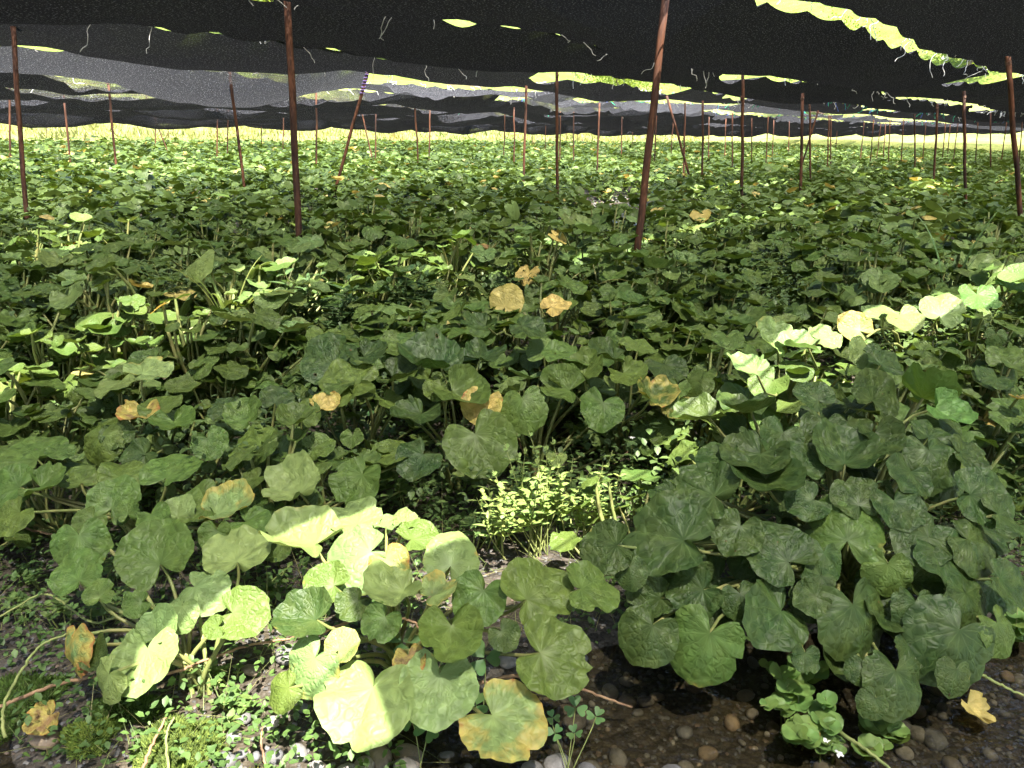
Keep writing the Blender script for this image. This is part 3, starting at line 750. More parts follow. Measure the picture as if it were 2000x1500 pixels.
for p in near:
    gz = float(ground_z(p[0], p[1])); base = np.array([p[0], p[1], gz])
    r_ = rng; vig = r_.uniform(.8, 1.15) * (.78 + .42 * float(vnoise(np.array(p[0] * .9), np.array(p[1] * .9), 51)))
    near_k = float(np.interp(p[1], (1.7, 3.2), (.66, 1.0))); vig *= .5 + .5 * near_k
    tone = vnoise(np.array(p[0] * .8), np.array(p[1] * .8), 21)
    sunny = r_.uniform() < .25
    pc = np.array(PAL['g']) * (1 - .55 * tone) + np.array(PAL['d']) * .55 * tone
    if sunny: pc = pc * .5 + np.array(PAL['l']) * .5  # random plants get sunlight mixed into their leaf colour
    k = r_.integers(16, 23)
    aged = {}
    u = r_.uniform()
    lab = 0
    if u < .09: aged[0] = ('y', r_.uniform(.25, .4)); lab = 1
    elif u < .15: aged[0] = ('b', r_.uniform(.4, .6)); lab = 2
    how = ('tall' if vig > 1.03 else 'low' if vig < .87 else 'spreading') + ' ' + ('pale yellow-green' if sunny else 'dark green' if tone > .6 else 'mid-green')
    what = ('', ' with a yellowing leaf', ' with a withered brown leaf')[lab]
    where = 'in the shaded field'
    dist = [(np.hypot(*(p - q)), w) for q, w in LANDMARKS]
    dm, wm = min(dist, key=lambda t: t[0])
    if lab and dm < .95: what = ' with a yellow leaf' if lab == 1 else ' with a brown leaf'
    if dm < .55: where = 'close beside ' + wm
    elif dm < .95: where = 'near ' + wm
    e = wasabi(how + ' wasabi plant' + what + ' ' + where, 'wasabi plants in the shaded field', base)
    for i in range(k):
        az, rad, h, size, ti, tw = leaf_params(r_, vig)
        size *= near_k
        out = np.array([cos(az), sin(az), 0])
        O = base + out * rad + np.array([0, 0, h])
        n = np.array([out[0] * sin(ti), out[1] * sin(ti), cos(ti)])
        yd = np.array([cos(az + tw), sin(az + tw), -.1])
        c = tint(pc); sen = r_.uniform(0, .16)
        if i in aged: c = tint(PAL[aged[i][0]]); sen = aged[i][1]
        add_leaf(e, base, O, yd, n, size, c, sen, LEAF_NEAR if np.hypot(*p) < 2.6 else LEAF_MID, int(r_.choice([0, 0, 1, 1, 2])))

# the rest of the field: one mass of the same leaves, coarser with distance
def leaf_mass(points, per, nr, nt, size_k, seed, stalks=False):
    r_ = np.random.default_rng(seed)
    tmpl = [leaf_mesh('t', nr, nt, 500 + s, s % 3, None) for s in range(9)]
    Vs, Fs, Cs, Us, Es = [], [], [], [], []; off = 0
    n = len(points) * per
    P = np.repeat(points, per, 0)
    vig = np.repeat(r_.uniform(.8, 1.15, len(points)) * (.78 + .42 * vnoise(points[:, 0] * .9, points[:, 1] * .9, 51)), per)
    az = r_.uniform(0, 2 * pi, n); q = r_.uniform(0, 1, n)
    rad = (.03 + .22 * q ** .8) * vig * size_k; h = (.32 - .19 * q ** 1.3 + r_.normal(0, .045, n)) * vig
    size = r_.uniform(.06, .185, n) * size_k
    ti = np.radians(r_.normal(14 + 22 * q, 13)); tw = r_.normal(0, .35, n)
    gz = ground_z(P[:, 0], P[:, 1])
    O = np.stack([P[:, 0] + np.cos(az) * rad, P[:, 1] + np.sin(az) * rad, gz + np.maximum(h, .06)], -1)
    nn = np.stack([np.cos(az) * np.sin(ti), np.sin(az) * np.sin(ti), np.cos(ti)], -1)
    yd = np.stack([np.cos(az + tw), np.sin(az + tw), np.full(n, -.1)], -1)
    yd -= nn * (yd * nn).sum(1, keepdims=True); yd /= np.linalg.norm(yd, axis=1, keepdims=True)
    xd = np.cross(yd, nn)
    tone = vnoise(P[:, 0] * .8, P[:, 1] * .8, 21)[:, None]
    c = np.array(PAL['g']) * (1 - .55 * tone) + np.array(PAL['d']) * .55 * tone
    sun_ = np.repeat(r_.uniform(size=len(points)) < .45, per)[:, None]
    c = np.where(sun_, c * .5 + np.array(PAL['l']) * .5, c) * r_.uniform(.82, 1.18, (n, 1))  # random far plants coloured paler to stand in for sunlit patches
    sen = r_.uniform(0, .16, n); old = r_.uniform(size=n) < .02
    c[old] = PAL['y']; sen[old] = r_.uniform(.2, .5, old.sum())
    which = r_.integers(0, 9, n)
    for t in range(9):
        idx = np.where(which == t)[0]
        Vt, F, flat, edge = tmpl[t]
        F3 = []
        for f in F: F3 += [f] if len(f) == 3 else [[f[0], f[1], f[2]], [f[0], f[2], f[3]]]
        F3 = np.array(F3)
        W = (Vt[None, :, 0, None] * xd[idx, None] + Vt[None, :, 1, None] * yd[idx, None] + Vt[None, :, 2, None] * nn[idx, None]) * size[idx, None, None] + O[idx, None]
        m_, kv = len(idx), len(Vt)
        Vs.append(W.reshape(-1, 3)); Fs.append((F3[None] + off + (np.arange(m_) * kv)[:, None, None]).reshape(-1, 3)); off += m_ * kv
        Cs.append(np.repeat(np.concatenate([c[idx], sen[idx, None]], 1), kv, 0))
        Us.append(np.tile(flat, (m_, 1))); Es.append(np.tile(edge, (m_, 1)))
    return np.concatenate(Vs), np.concatenate(Fs), np.concatenate(Cs), np.concatenate(Us), np.concatenate(Es)

far1 = field_points(0.335, R_NEAR * .72, 17, 2); far1 = far1[(np.hypot(far1[:, 0], far1[:, 1]) > R_NEAR)]
far2 = field_points(0.46, 12, 72, 3); far2 = far2[np.hypot(far2[:, 0], far2[:, 1]) > 17]
far1 = far1[np.hypot(far1[:, 0], far1[:, 1]) < 17]
for nm, (pts, per, nr, nt, k, sd), lab in (('wasabi_field', (far1, 12, 2, 11, 1.0, 11), 'mass of wasabi leaves filling the middle of the field'),
                                          ('wasabi_field', (far2, 8, 1, 8, 1.35, 12), 'mass of wasabi leaves reaching back to the grass bank')):
    Vv, Ff, Cc, Uu, Ee = leaf_mass(pts, per, nr, nt, k, sd)
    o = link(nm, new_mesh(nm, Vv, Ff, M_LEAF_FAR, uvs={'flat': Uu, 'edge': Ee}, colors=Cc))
    tag(o, lab, 'plants', kind='stuff')

# ------------------------------------------------------------------ small weeds between the plants
def quad_leaves(P, yd, nn, size, asp, color):
    """pointed 6-vertex folded leaves"""
    n = len(P)
    nn = nn / np.linalg.norm(nn, axis=1, keepdims=True); yd = yd - nn * (yd * nn).sum(1, keepdims=True)
    yd /= np.linalg.norm(yd, axis=1, keepdims=True) + 1e-9; xd = np.cross(yd, nn)
    T = np.array([[0, 0, 0], [-.5, .35, .12], [-.38, .7, .1], [0, 1, -.08], [.38, .7, .1], [.5, .35, .12], [0, .5, 0]])
    F = np.array([[0, 6, 1], [1, 6, 2], [2, 6, 3], [3, 6, 4], [4, 6, 5], [5, 6, 0]])
    W = (T[None, :, 0, None] * xd[:, None] * asp + T[None, :, 1, None] * yd[:, None] + T[None, :, 2, None] * nn[:, None] * asp) * size[:, None, None] + P[:, None]
    return W.reshape(-1, 3), (F[None] + (np.arange(n) * 7)[:, None, None]).reshape(-1, 3), np.repeat(color, 7, 0)

def weed_cover(n, y0, y1, seed, hmax, smin, smax, cA, cB, mask):
    r_ = np.random.default_rng(seed)
    u = r_.uniform(size=n * 3); y = np.sqrt(y0 ** 2 + u * (y1 ** 2 - y0 ** 2)); x = r_.uniform(-.82, .82, n * 3) * y
    dens = vnoise(x * 2.2, y * 2.2, seed) * .7 + vnoise(x * 7, y * 7, seed + 1) * .3
    ok = dens > mask
    gz = ground_z(x, y); ok &= gz > -0.046
    x, y, gz = x[ok][:n], y[ok][:n], gz[ok][:n]; n = len(x)
    z = gz + r_.uniform(.004, 1, n) ** 1.6 * hmax * (.4 + dens[ok][:n])
    az = r_.uniform(0, 2 * pi, n); ti = r_.normal(.2, .45, n)
    nn = np.stack([np.cos(az) * np.sin(ti), np.sin(az) * np.sin(ti), np.cos(ti)], -1)
    yd = np.stack([np.cos(az), np.sin(az), r_.normal(0, .3, n)], -1)
    t = r_.uniform(size=(n, 1)); c = np.array(cA) * t + np.array(cB) * (1 - t)
    c = np.concatenate([c, np.ones((n, 1))], 1)
    return quad_leaves(np.stack([x, y, z], -1), yd, nn, r_.uniform(smin, smax, n), .62, c)
Vv, Ff, Cc = weed_cover(90000, 1.0, 5.5, 31, .11, .009, .024, (.10, .17, .04), (.06, .11, .03), .30)
tag(link('ground_weeds', new_mesh('ground_weeds', Vv, Ff, M_SMALL, colors=Cc, smooth=False)), 'tiny creeping weeds covering soil between the plants', 'weeds', kind='stuff')
Vv, Ff, Cc = weed_cover(80000, 2.0, 6.5, 33, .26, .014, .038, (.12, .18, .05), (.06, .10, .03), .34)
tag(link('ground_weeds', new_mesh('ground_weeds', Vv, Ff, M_SMALL, colors=Cc, smooth=False)), 'knee-high small-leaved weeds filling gaps between shaded plants', 'weeds', kind='stuff')
Vv, Ff, Cc = weed_cover(70000, 5.0, 24, 32, .34, .02, .05, (.14, .21, .05), (.08, .13, .035), .52)
tag(link('ground_weeds', new_mesh('ground_weeds', Vv, Ff, M_SMALL, colors=Cc, smooth=False)), 'feathery light green weeds among far plants', 'weeds', kind='stuff')

# fine tangle of stems and grass blades in the shade under the plants
def stem_tangle(n, seed):
    r_ = np.random.default_rng(seed)
    y = np.sqrt(1.2 ** 2 + r_.uniform(size=n) * (5.0 ** 2 - 1.2 ** 2)); x = r_.uniform(-.8, .8, n) * y
    ok = ground_z(x, y) > -.05; x, y = x[ok], y[ok]; n = len(x)
    az = r_.uniform(0, 2 * pi, n); L = r_.uniform(.06, .22, n); el = r_.uniform(.1, 1.3, n); w = r_.uniform(.0006, .0014, n)
    P0 = np.stack([x, y, ground_z(x, y)], -1); d = np.stack([np.cos(az) * np.cos(el), np.sin(az) * np.cos(el), np.sin(el)], -1)
    sd = np.stack([-np.sin(az), np.cos(az), np.zeros(n)], -1)
    rows = []
    for s in (0, .5, 1):
        c = P0 + d * (L * s)[:, None]; c[:, 2] += -L * .35 * s * s * np.cos(el)
        c[:, 2] = np.maximum(c[:, 2], P0[:, 2] + .002)
        rows += [c - sd * (w * (1.1 - s * .7))[:, None], c + sd * (w * (1.1 - s * .7))[:, None]]
    Vv = np.stack(rows, 1).reshape(-1, 3)
    F = np.array([[0, 1, 3, 2], [2, 3, 5, 4]]); Ff = (F[None] + (np.arange(n) * 6)[:, None, None]).reshape(-1, 4)
    t = r_.uniform(size=(n, 1)); c = np.array((.24, .22, .09)) * t + np.array((.11, .16, .045)) * (1 - t)
    return Vv, Ff, np.repeat(np.concatenate([c, np.ones((n, 1))], 1), 6, 0)
Vv, Ff, Cc = stem_tangle(9000, 5)
tag(link('stem_litter', new_mesh('stem_litter', Vv, Ff, M_SMALL, colors=Cc, smooth=False)), 'thin dry stems and blades tangled over the soil', 'litter', kind='stuff')

# ---- single weeds one can pick out
def pointed_leaf_mesh(name, asp, mat, nl=6, serr=.0):
    t = np.linspace(0, 1, nl + 1); w = asp * .5 * np.sin(pi * t ** .75) ** .9
    w[1:-1] *= 1 + serr * np.where(np.arange(1, nl) % 2, 1, -1)
    L = np.stack([-w, t, .12 * w / asp - .12 * t * t], -1); R = np.stack([w, t, .12 * w / asp - .12 * t * t], -1); C = np.stack([0 * t, t, -.12 * t * t], -1)
    V = np.concatenate([L, C, R]); k = nl + 1
    F = [[i, k + i, k + i + 1, i + 1] for i in range(nl)] + [[k + i, 2 * k + i, 2 * k + i + 1, k + i + 1] for i in range(nl)]
    return new_mesh(name, V, F, mat)
ML_OVAL = pointed_leaf_mesh('oval_leaf', .55, M_WEED, 7, .12)
ML_LANCE = pointed_leaf_mesh('lance_leaf', .27, M_WEED, 6)
def round_leaf_mesh():
    Vt, F, flat, edge = leaf_mesh('r', 4, 22, 903, 1, None); return new_mesh('round_leaf', Vt, F, M_WEED)
ML_ROUND = round_leaf_mesh()

def weed(label, px, py, height, nst, leaf_me, lsize, c, lean=.25, pairs=5, group=None, cat='weed', name='weed_plant', flower=False, sub=None):
    P = ground_px(px, py); r_ = rng
    e = link(name, None, None, tuple(P)); tag(e, label, cat, group)
    for _ in range(nst):
        az = r_.uniform(0, 2 * pi); ln = r_.uniform(.05, lean); h = height * r_.uniform(.6, 1.0)
        st = np.array([r_.normal(0, .02), r_.normal(0, .02), 0]); top = st + np.array([cos(az) * ln * h, sin(az) * ln * h, h])
        mid = (st + top) / 2 + np.array([r_.normal(0, .02), r_.normal(0, .02), .02])
        pts = bez(st, mid, mid, top, 7)
        Vt, F = tube(pts, np.linspace(.0022, .0010, 7), 5, False)
        s = link('stem', new_mesh('stem', Vt, F, M_GSTEM), e)
        for k in range(pairs):
            f = .3 + .7 * (k + .5) / pairs; i = min(int(f * 6), 5); pt = pts[i] + (pts[i + 1] - pts[i]) * (f * 6 - i)
            a0 = k * 1.57 + r_.uniform(-.3, .3)
            for a in (a0, a0 + pi):
                yd = np.array([cos(a), sin(a), r_.uniform(.0, .5)]); n = np.array([-cos(a) * .35, -sin(a) * .35, 1.0]) + r_.normal(0, .15, 3)
                x, y, z = orient(yd, n)
                o = link('leaf', leaf_me, e); o.matrix_basis = mat4(x, y, z, pt, lsize * r_.uniform(.6, 1.1) * (1.05 - .35 * f)); o.color = (*tint(c), 1)
        if flower:
            for _k in range(5):
                a = r_.uniform(0, 6.28); x, y, z = orient(np.array([cos(a), sin(a), .3]), np.array([0, 0, 1.0]))
                o = link('petal', ML_PETAL, e); o.matrix_basis = mat4(x, y, z, top, .012)
    return e
ML_PETAL = pointed_leaf_mesh('petal', .6, M_FLOWER, 4)
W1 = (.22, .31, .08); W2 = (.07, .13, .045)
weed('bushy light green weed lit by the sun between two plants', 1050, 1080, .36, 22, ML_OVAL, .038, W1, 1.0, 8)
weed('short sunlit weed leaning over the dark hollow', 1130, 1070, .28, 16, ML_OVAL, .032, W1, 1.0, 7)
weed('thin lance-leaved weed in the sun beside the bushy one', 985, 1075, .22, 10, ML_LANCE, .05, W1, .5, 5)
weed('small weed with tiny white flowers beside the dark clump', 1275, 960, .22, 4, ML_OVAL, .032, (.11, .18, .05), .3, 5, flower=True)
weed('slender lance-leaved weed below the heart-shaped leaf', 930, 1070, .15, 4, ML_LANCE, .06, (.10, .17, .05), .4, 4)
weed('low weed with pointed leaves near the moss', 430, 1340, .05, 7, ML_OVAL, .022, (.12, .20, .05), .9, 4)
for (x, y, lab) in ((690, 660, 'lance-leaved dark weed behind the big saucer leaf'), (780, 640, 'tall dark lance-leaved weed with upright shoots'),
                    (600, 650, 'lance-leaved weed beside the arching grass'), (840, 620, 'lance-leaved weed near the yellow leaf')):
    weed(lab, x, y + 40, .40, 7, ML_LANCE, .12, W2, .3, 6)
for (x, y) in ((470, 370), (1180, 360), (620, 420), (1480, 560), (1560, 545), (100, 560), (1290, 620), (360, 620)):
    weed('feathery weed growing up through the wasabi leaves', x, y + 30, .42, 9, ML_LANCE, .09, (.10, .16, .05), .5, 6, group='weeds among the wasabi leaves')
for (x, y, h, n_s, lab) in ((1555, 1450, .13, 9, 'fresh light green watercress growing from the stream beneath the dark clump'), (1690, 1450, .06, 4, 'small watercress sprig rooted in the stream'),
                       (1590, 1390, .13, 5, 'young watercress shoot under drooping dark leaves'), (1985, 1260, .12, 7, 'watercress tuft beside the fallen yellow leaf')):
    weed(lab, x, y, h, n_s, ML_ROUND, .062, (.15, .25, .06), .9, 3, 'watercress in the stream', 'watercress', 'watercress_plant')
for (x, y, h, lab) in ((55, 1150, .07, 'small weed creeping between gravel and tan stem'), (25, 1215, .06, 'low weed at the upper rim of the moss carpet'), (120, 1215, .07, 'low weed under the curled yellow leaf'),
                       (215, 1215, .09, 'pointed-leaf weed behind the sun-pale leaf pair'), (240, 1130, .09, 'upright weed left of the big round leaf'), (530, 1180, .10, 'weed between the two pale plants'),
                       (700, 1005, .10, 'small weed behind the topmost sunlit leaf'), (800, 985, .12, 'weed on bare soil below the dark leaf'), (1325, 985, .16, 'weed hidden against the dark clump'),
                       (1965, 930, .10, 'small weed on soil beside the dark clump'), (1985, 990, .10, 'low weed under the smooth light leaf'), (60, 1045, .10, 'weed below the far-left cupped leaf'), (470, 1395, .05, 'tiny weed next to the grey pebble')):
    weed(lab, x, y, h, 6, ML_OVAL, .034, (.10, .17, .045), .8, 4)
weed('watercress sprig with white flowers in the stream', 1625, 1500, .06, 3, ML_ROUND, .035, (.13, .22, .06), .6, 3, 'watercress in the stream', 'watercress', 'watercress_plant', True)

# clover: three heart-shaped leaflets on a thin stalk
def heart_mesh():
    t = np.linspace(0, 2 * pi, 19)[:-1]
    x = .5 * np.sin(t) ** 3; y = .45 - (.40 * np.cos(t + pi) * -1 - .16 * np.cos(2 * t) - .05 * np.cos(3 * t)) * -1
    y = (13 * np.cos(t) - 5 * np.cos(2 * t) - 2 * np.cos(3 * t)) / 30 + .57
    V = [[0, .5, -.03]] + [[a, b, .12 * abs(a)] for a, b in zip(x, y)]
    return new_mesh('leaflet', V, [[0, 1 + (i + 1) % 18, 1 + i] for i in range(18)], M_WEED)
ML_HEART = heart_mesh()
def clover(label, spots, group=None):
    """spots: (x, y, width px, z); one plant with several three-part leaves"""
    xs_, ys_, _, _ = zip(*spots)
    P = at_z(np.mean(xs_), np.max(ys_) + 45, 0); P[2] = float(ground_z(P[0], P[1]))
    e = link('clover_plant', None, None, tuple(P)); tag(e, label, 'clover', group)
    for (x, y, w, z) in spots:
        T = at_z(x, y, z); s = w * ((T - CAM) @ FW) / F_PX * .56; n = up_n(random.uniform(15, 45), random.uniform(-15, 15)); a0 = random.uniform(0, 2.1)
        st = np.array([random.gauss(0, .008), random.gauss(0, .008), 0])
        Vt, F = tube(bez(st, st + [0, 0, .02], T - P - n * .03, T - P, 6), np.full(6, .0011), 5, False)
        link('stem', new_mesh('stem', Vt, F, M_GSTEM), e)
        for k in range(3):
            a = a0 + k * 2.094; xx, yy, zz = orient(np.array([cos(a), sin(a), 0.01]), n + .25 * np.array([-cos(a), -sin(a), 0]))
            o = link('leaflet', ML_HEART, e); o.matrix_basis = mat4(xx, yy, zz, T - P, s); o.color = (*tint((.09, .19, .06), .1), 1)
clover('clover with dark three-part leaves under the round cupped leaf', [(785, 1255, 66, .10)])
clover('bright clover leaf held between two broad yellow-green leaves', [(947, 1286, 66, .12), (930, 1378, 52, .05)])
clover('clover growing at the edge of the gravel beside the water', [(1124, 1383, 44, .04), (1164, 1400, 38, .03), (1122, 1432, 32, .02), (1084, 1432, 32, .02), (1079, 1402, 28, .03)])
clover('dark clover shaded beneath the broad sunlit leaf', [(835, 1425, 52, .03), (805, 1410, 40, .04)])
clover('clover patch in the shade below the saucer leaf', [(735, 790, 34, .16), (700, 785, 30, .17), (668, 845, 34, .14), (758, 842, 30, .12), (720, 800, 30, .15)])

# arching grass clumps
def grass(label, px, py, blades, L, c, w=.006):
    P = ground_px(px, py); e = link('grass_clump', None, None, tuple(P)); tag(e, label, 'grass')
    for _ in range(blades):
        az = rng.uniform(0, 2 * pi); l = L * rng.uniform(.6, 1.1); arch = rng.uniform(.3, 1.0)
        t = np.linspace(0, 1, 9); out = l * arch * t ** 1.6 * .8; up = l * (t - .62 * arch * t ** 2.6)
        Cn = np.stack([np.cos(az) * out, np.sin(az) * out, up], -1); sd = np.array([-sin(az), cos(az), 0]) * w
        ww = (np.sin(pi * np.clip(t * .9 + .1, 0, 1)) ** .6)[:, None]
        mid = Cn - np.array([0, 0, w * .5])
        V = np.concatenate([Cn - sd * ww, mid, Cn + sd * ww]); F = [[i, 9 + i, 10 + i, i + 1] for i in range(8)] + [[9 + i, 18 + i, 19 + i, 10 + i] for i in range(8)]
        o = link('blade', new_mesh('blade', V, F, M_WEED), e); o.color = (*tint(c), 1)
grass('arching pale grass clump lit by the sun', 455, 690, 16, .55, (.24, .30, .09), .007)
grass('tall upright grass clump beside sunlit leaves', 1840, 640, 9, .75, (.09, .16, .05), .006)
grass('grass tuft bent over near the far yellow leaf', 1275, 640, 7, .5, (.20, .22, .08), .005)
grass('green grass clump among leaves by the leaning post', 300, 390, 14, .6, (.13, .2, .06), .01)

# ------------------------------------------------------------------ runners, dead stems
def runner(label, pts, r, mat, name='runner_stem'):
    W = np.array([at_z(x, y, z) for x, y, z in pts]); base = W[0].copy()
    path = smooth_path(W - base, 8 * len(pts)); path += rng.normal(0, r * .25, path.shape)
    Vt, F = tube(path, np.linspace(r, r * .6, len(path)), 7)
    o = link(name, new_mesh(name, Vt, F, mat), None, tuple(base)); tag(o, label, 'stem')
runner('long tan runner stem lying across the moss', [(-20, 1388, .015), (100, 1340, .03), (190, 1322, .04), (330, 1315, .05), (400, 1290, .05), (480, 1262, .06), (575, 1245, .06)], .0042, M_TAN)
runner('pale green runner arching over the moss', [(10, 1440, .0), (5, 1390, .03), (30, 1330, .08), (75, 1265, .11), (130, 1238, .12)], .0036, M_GSTEM)
runner('tan stem rising from the moss at the water edge', [(275, 1510, .0), (300, 1450, .03), (325, 1400, .05)], .0036, M_TAN)
runner('pale stem standing beside the tan stem', [(330, 1510, .0), (325, 1440, .05), (340, 1400, .07)], .003, M_GSTEM)
runner('bent brown stem looping between the yellow-green leaves', [(610, 1245, .10), (680, 1215, .16), (750, 1203, .18), (800, 1212, .18), (825, 1232, .16)], .0038, M_TAN)
runner('brown stem trailing out over the water', [(925, 1335, .06), (1000, 1322, .06), (1080, 1330, .05), (1150, 1352, .02), (1235, 1382, -.035)], .0042, M_TAN)
runner('reddish thin stem hanging in the hollow', [(996, 815, .2), (1010, 850, .17), (1025, 890, .12), (1050, 930, .06)], .003, M_TAN)
runner('green flower stem arching over the middle plants', [(860, 665, .2), (910, 648, .26), (965, 640, .28), (1010, 665, .27), (1045, 710, .22), (1065, 750, .16)], .004, M_GSTEM)
runner('second green stem arching to the yellow leaf', [(980, 620, .25), (1010, 645, .27), (1050, 660, .26), (1090, 675, .22)], .0035, M_GSTEM)
runner('yellow-green stem sunk in the stream', [(1640, 1430, -.03), (1700, 1470, -.02), (1760, 1520, -.03)], .0045, M_GSTEM)
runner('straight green stem sloping into the stream', [(1905, 1312, .03), (1960, 1340, .0), (2030, 1372, -.03)], .0036, M_GSTEM)
runner('dry twig lying across the hollow', [(1085, 850, .06), (1120, 870, .06), (1165, 880, .05), (1200, 895, .03)], .0035, M_TAN)
runner('forked dry twig at the back of the hollow', [(1170, 920, .02), (1200, 905, .05), (1240, 870, .08)], .003, M_TAN)
runner('tan stem running over soil beside low leaves', [(-10, 1010, .05), (60, 1035, .06), (130, 1050, .05), (200, 1070, .03)], .0036, M_TAN)
runner('long green stem sloping left from the small pale plant', [(370, 1310, .03), (330, 1240, .08), (270, 1195, .1), (180, 1215, .07), (90, 1160, .06), (0, 1205, .04)], .0036, M_GSTEM)
runner('thin red-brown twig above the gravel', [(520, 1500, .0), (510, 1450, .03), (512, 1420, .05)], .0028, M_TAN)

# a few dead leaves on the ground
for (x, y, s, z, c, lab) in ((265, 660, 56, .28, 'b', 'crumpled brown leaf hanging below a green one'), (100, 1395, 66, .03, 'b', 'rotten reddish leaf lying beside the moss'),
                             (1890, 1375, 66, -.035, 'y', 'fallen yellow leaf floating on the stream'), (1570, 1430, 50, -.035, 'b', 'small brown leaf sunk among pebbles'),
                             (430, 515, 36, .34, 'b', 'dry orange leaf caught on the plants by the rusty post'), (800, 512, 60, .32, 'b', 'curled orange leaf on top of the shaded plants'),
                             (1975, 500, 60, .32, 'b', 'brown withered leaf beside the right-hand post'), (1305, 600, 50, .3, 'b', 'small reddish dead leaf in the middle field')):
    P = at_z(x, y, z); sz = s * ((P - CAM) @ FW) / F_PX
    o = bpy.data.objects.new('dead_leaf', random.choice(LEAF_NEAR[0])); col.objects.link(o)
    xx, yy, zz = orient(np.array([random.uniform(-1, 1), -.4, -.5]), up_n(random.uniform(10, 50), random.uniform(-30, 30)))
    o.matrix_basis = mat4(xx, yy, zz, P, sz); o.color = (*PAL[c], .55 if c == 'b' else .3)
    tag(o, lab, 'leaf')

# ------------------------------------------------------------------ moss cushions
def moss(label, px, py, rx, ry, h, n, c1, c2):
    P = at_z(px, py, 0.0); P[2] = float(ground_z(P[0], P[1])) - .006
    e = link('moss_cushion', None, None, tuple(P)); tag(e, label, 'moss')
    k, rings = 26, 7; V = [[0, 0, h]]
    for i in range(1, rings + 1):
        s = i / rings
        for j in range(k):
            a = 2 * pi * j / k; w = 1 + .18 * sin(3 * a + px) + .12 * sin(5 * a + py)
            V.append([cos(a) * rx * s * w, sin(a) * ry * s * w, h * (1 - s ** 2.2) + .12 * h * float(vnoise(np.array(s * 5 + a), np.array(a * 2), 2)) * (1 - s)])
    F = [[0, 1 + j, 1 + (j + 1) % k] for j in range(k)] + [[1 + i * k + j, 1 + (i + 1) * k + j, 1 + (i + 1) * k + (j + 1) % k, 1 + i * k + (j + 1) % k] for i in range(rings - 1) for j in range(k)]
    link('mound', new_mesh('mound', V, F, M_MOSSB), e)
    r_ = rng; a = r_.uniform(0, 2 * pi, n); s = np.sqrt(r_.uniform(size=n)); w = 1 + .18 * np.sin(3 * a + px) + .12 * np.sin(5 * a + py)
    Pp = np.stack([np.cos(a) * rx * s * w, np.sin(a) * ry * s * w, h * (1 - s ** 2.2) - .002], -1)
    yd = np.stack([np.cos(a) * s * .8, np.sin(a) * s * .8, np.full(n, .9)], -1) + r_.normal(0, .35, (n, 3))
    nn = np.stack([-np.sin(a), np.cos(a), 0 * a], -1) + r_.normal(0, .6, (n, 3))
    t = r_.uniform(size=(n, 1)); c = np.concatenate([np.array(c1) * t + np.array(c2) * (1 - t), np.ones((n, 1))], 1)
    Vv, Ff, Cc = quad_leaves(Pp, yd, nn, r_.uniform(.007, .016, n), .2, c)
    tag(link('moss_tips', new_mesh('moss_tips', Vv, Ff, M_MOSS, colors=Cc, smooth=False), e), kind='stuff')
MG, MY = (.10, .17, .03), (.24, .30, .06)
moss('wide dark green moss carpet below the curled yellow leaf', 50, 1330, .15, .12, .035, 8000, MG, (.06, .11, .02))
moss('round bright moss cushion at the water edge', 175, 1425, .052, .045, .035, 2600, MY, MG)
moss('flat mossy patch in front of the small pale plant', 340, 1430, .095, .085, .028, 5200, MY, (.08, .13, .03))
moss('bright yellow-green moss patch below the mossy stones', 345, 1490, .06, .04, .025, 2400, MY, MG)
moss('small golden moss tuft next to the gravel', 475, 1505, .045, .03, .02, 1500, (.3, .28, .06), MG)
moss('dark moss strip left of the low pale plant', 240, 1375, .08, .05, .02, 2600, MG, (.06, .1, .02))

# ------------------------------------------------------------------ pebbles
def pebble_mesh(seed):
    import bmesh
    r_ = np.random.default_rng(seed); bm = bmesh.new(); bmesh.ops.create_icosphere(bm, subdivisions=2, radius=.5)
    sx, sy, sz = r_.uniform(.8, 1.15), r_.uniform(.65, .95), r_.uniform(.4, .65); d = [r_.normal(0, 1, 3) for _ in range(4)]
    for v in bm.verts:
        c = np.array(v.co); k = 1 + sum(.07 * sin(3 * (c @ q) + i) for i, q in enumerate(d))
        v.co = (c[0] * k * sx, c[1] * k * sy, c[2] * k * sz)
    me = bpy.data.meshes.new('pebble'); bm.to_mesh(me); bm.free(); me.materials.append(M_PEB)
    me.polygons.foreach_set('use_smooth', np.ones(len(me.polygons), bool)); return me
PEB = [pebble_mesh(s) for s in range(8)]
def put_pebble(x, y, z, s, label, group=None):
    o = bpy.data.objects.new('pebble', random.choice(PEB)); col.objects.link(o)
    o.location = (x, y, z); o.scale = (s, s, s); o.rotation_euler = (random.gauss(0, .18), random.gauss(0, .18), random.uniform(0, 6.28))
    tag(o, label, 'stone', group)
for (x, y, w, lab) in ((473, 1393, 46, 'smooth pale grey pebble on the gravel beside moss'), (527, 1403, 42, 'brown oval pebble on the gravel beside moss'), (1090, 1468, 70, 'large pale angular stone at the water edge'),
                       (1205, 1470, 40, 'reddish brown stone in shallow water'), (740, 1470, 62, 'mossy grey stone under the broad sunlit leaf'), (1040, 1492, 60, 'flat pale grey stone on the gravel bar'),
                       (1320, 1492, 70, 'dark slate-grey stone half under water'), (90, 1440, 60, 'wet brown stone in water by the moss'), (800, 1478, 44, 'small grey stone below the broad leaves'), (1150, 1495, 56, 'pale round stone at the tip of the gravel bar')):
    P = at_z(x, y, -.02); s = w * ((P - CAM) @ FW) / F_PX
    put_pebble(P[0], P[1], float(ground_z(P[0], P[1])) + s * .16, s, lab)
cnt = 0; taken = []
r_ = np.random.default_rng(77)
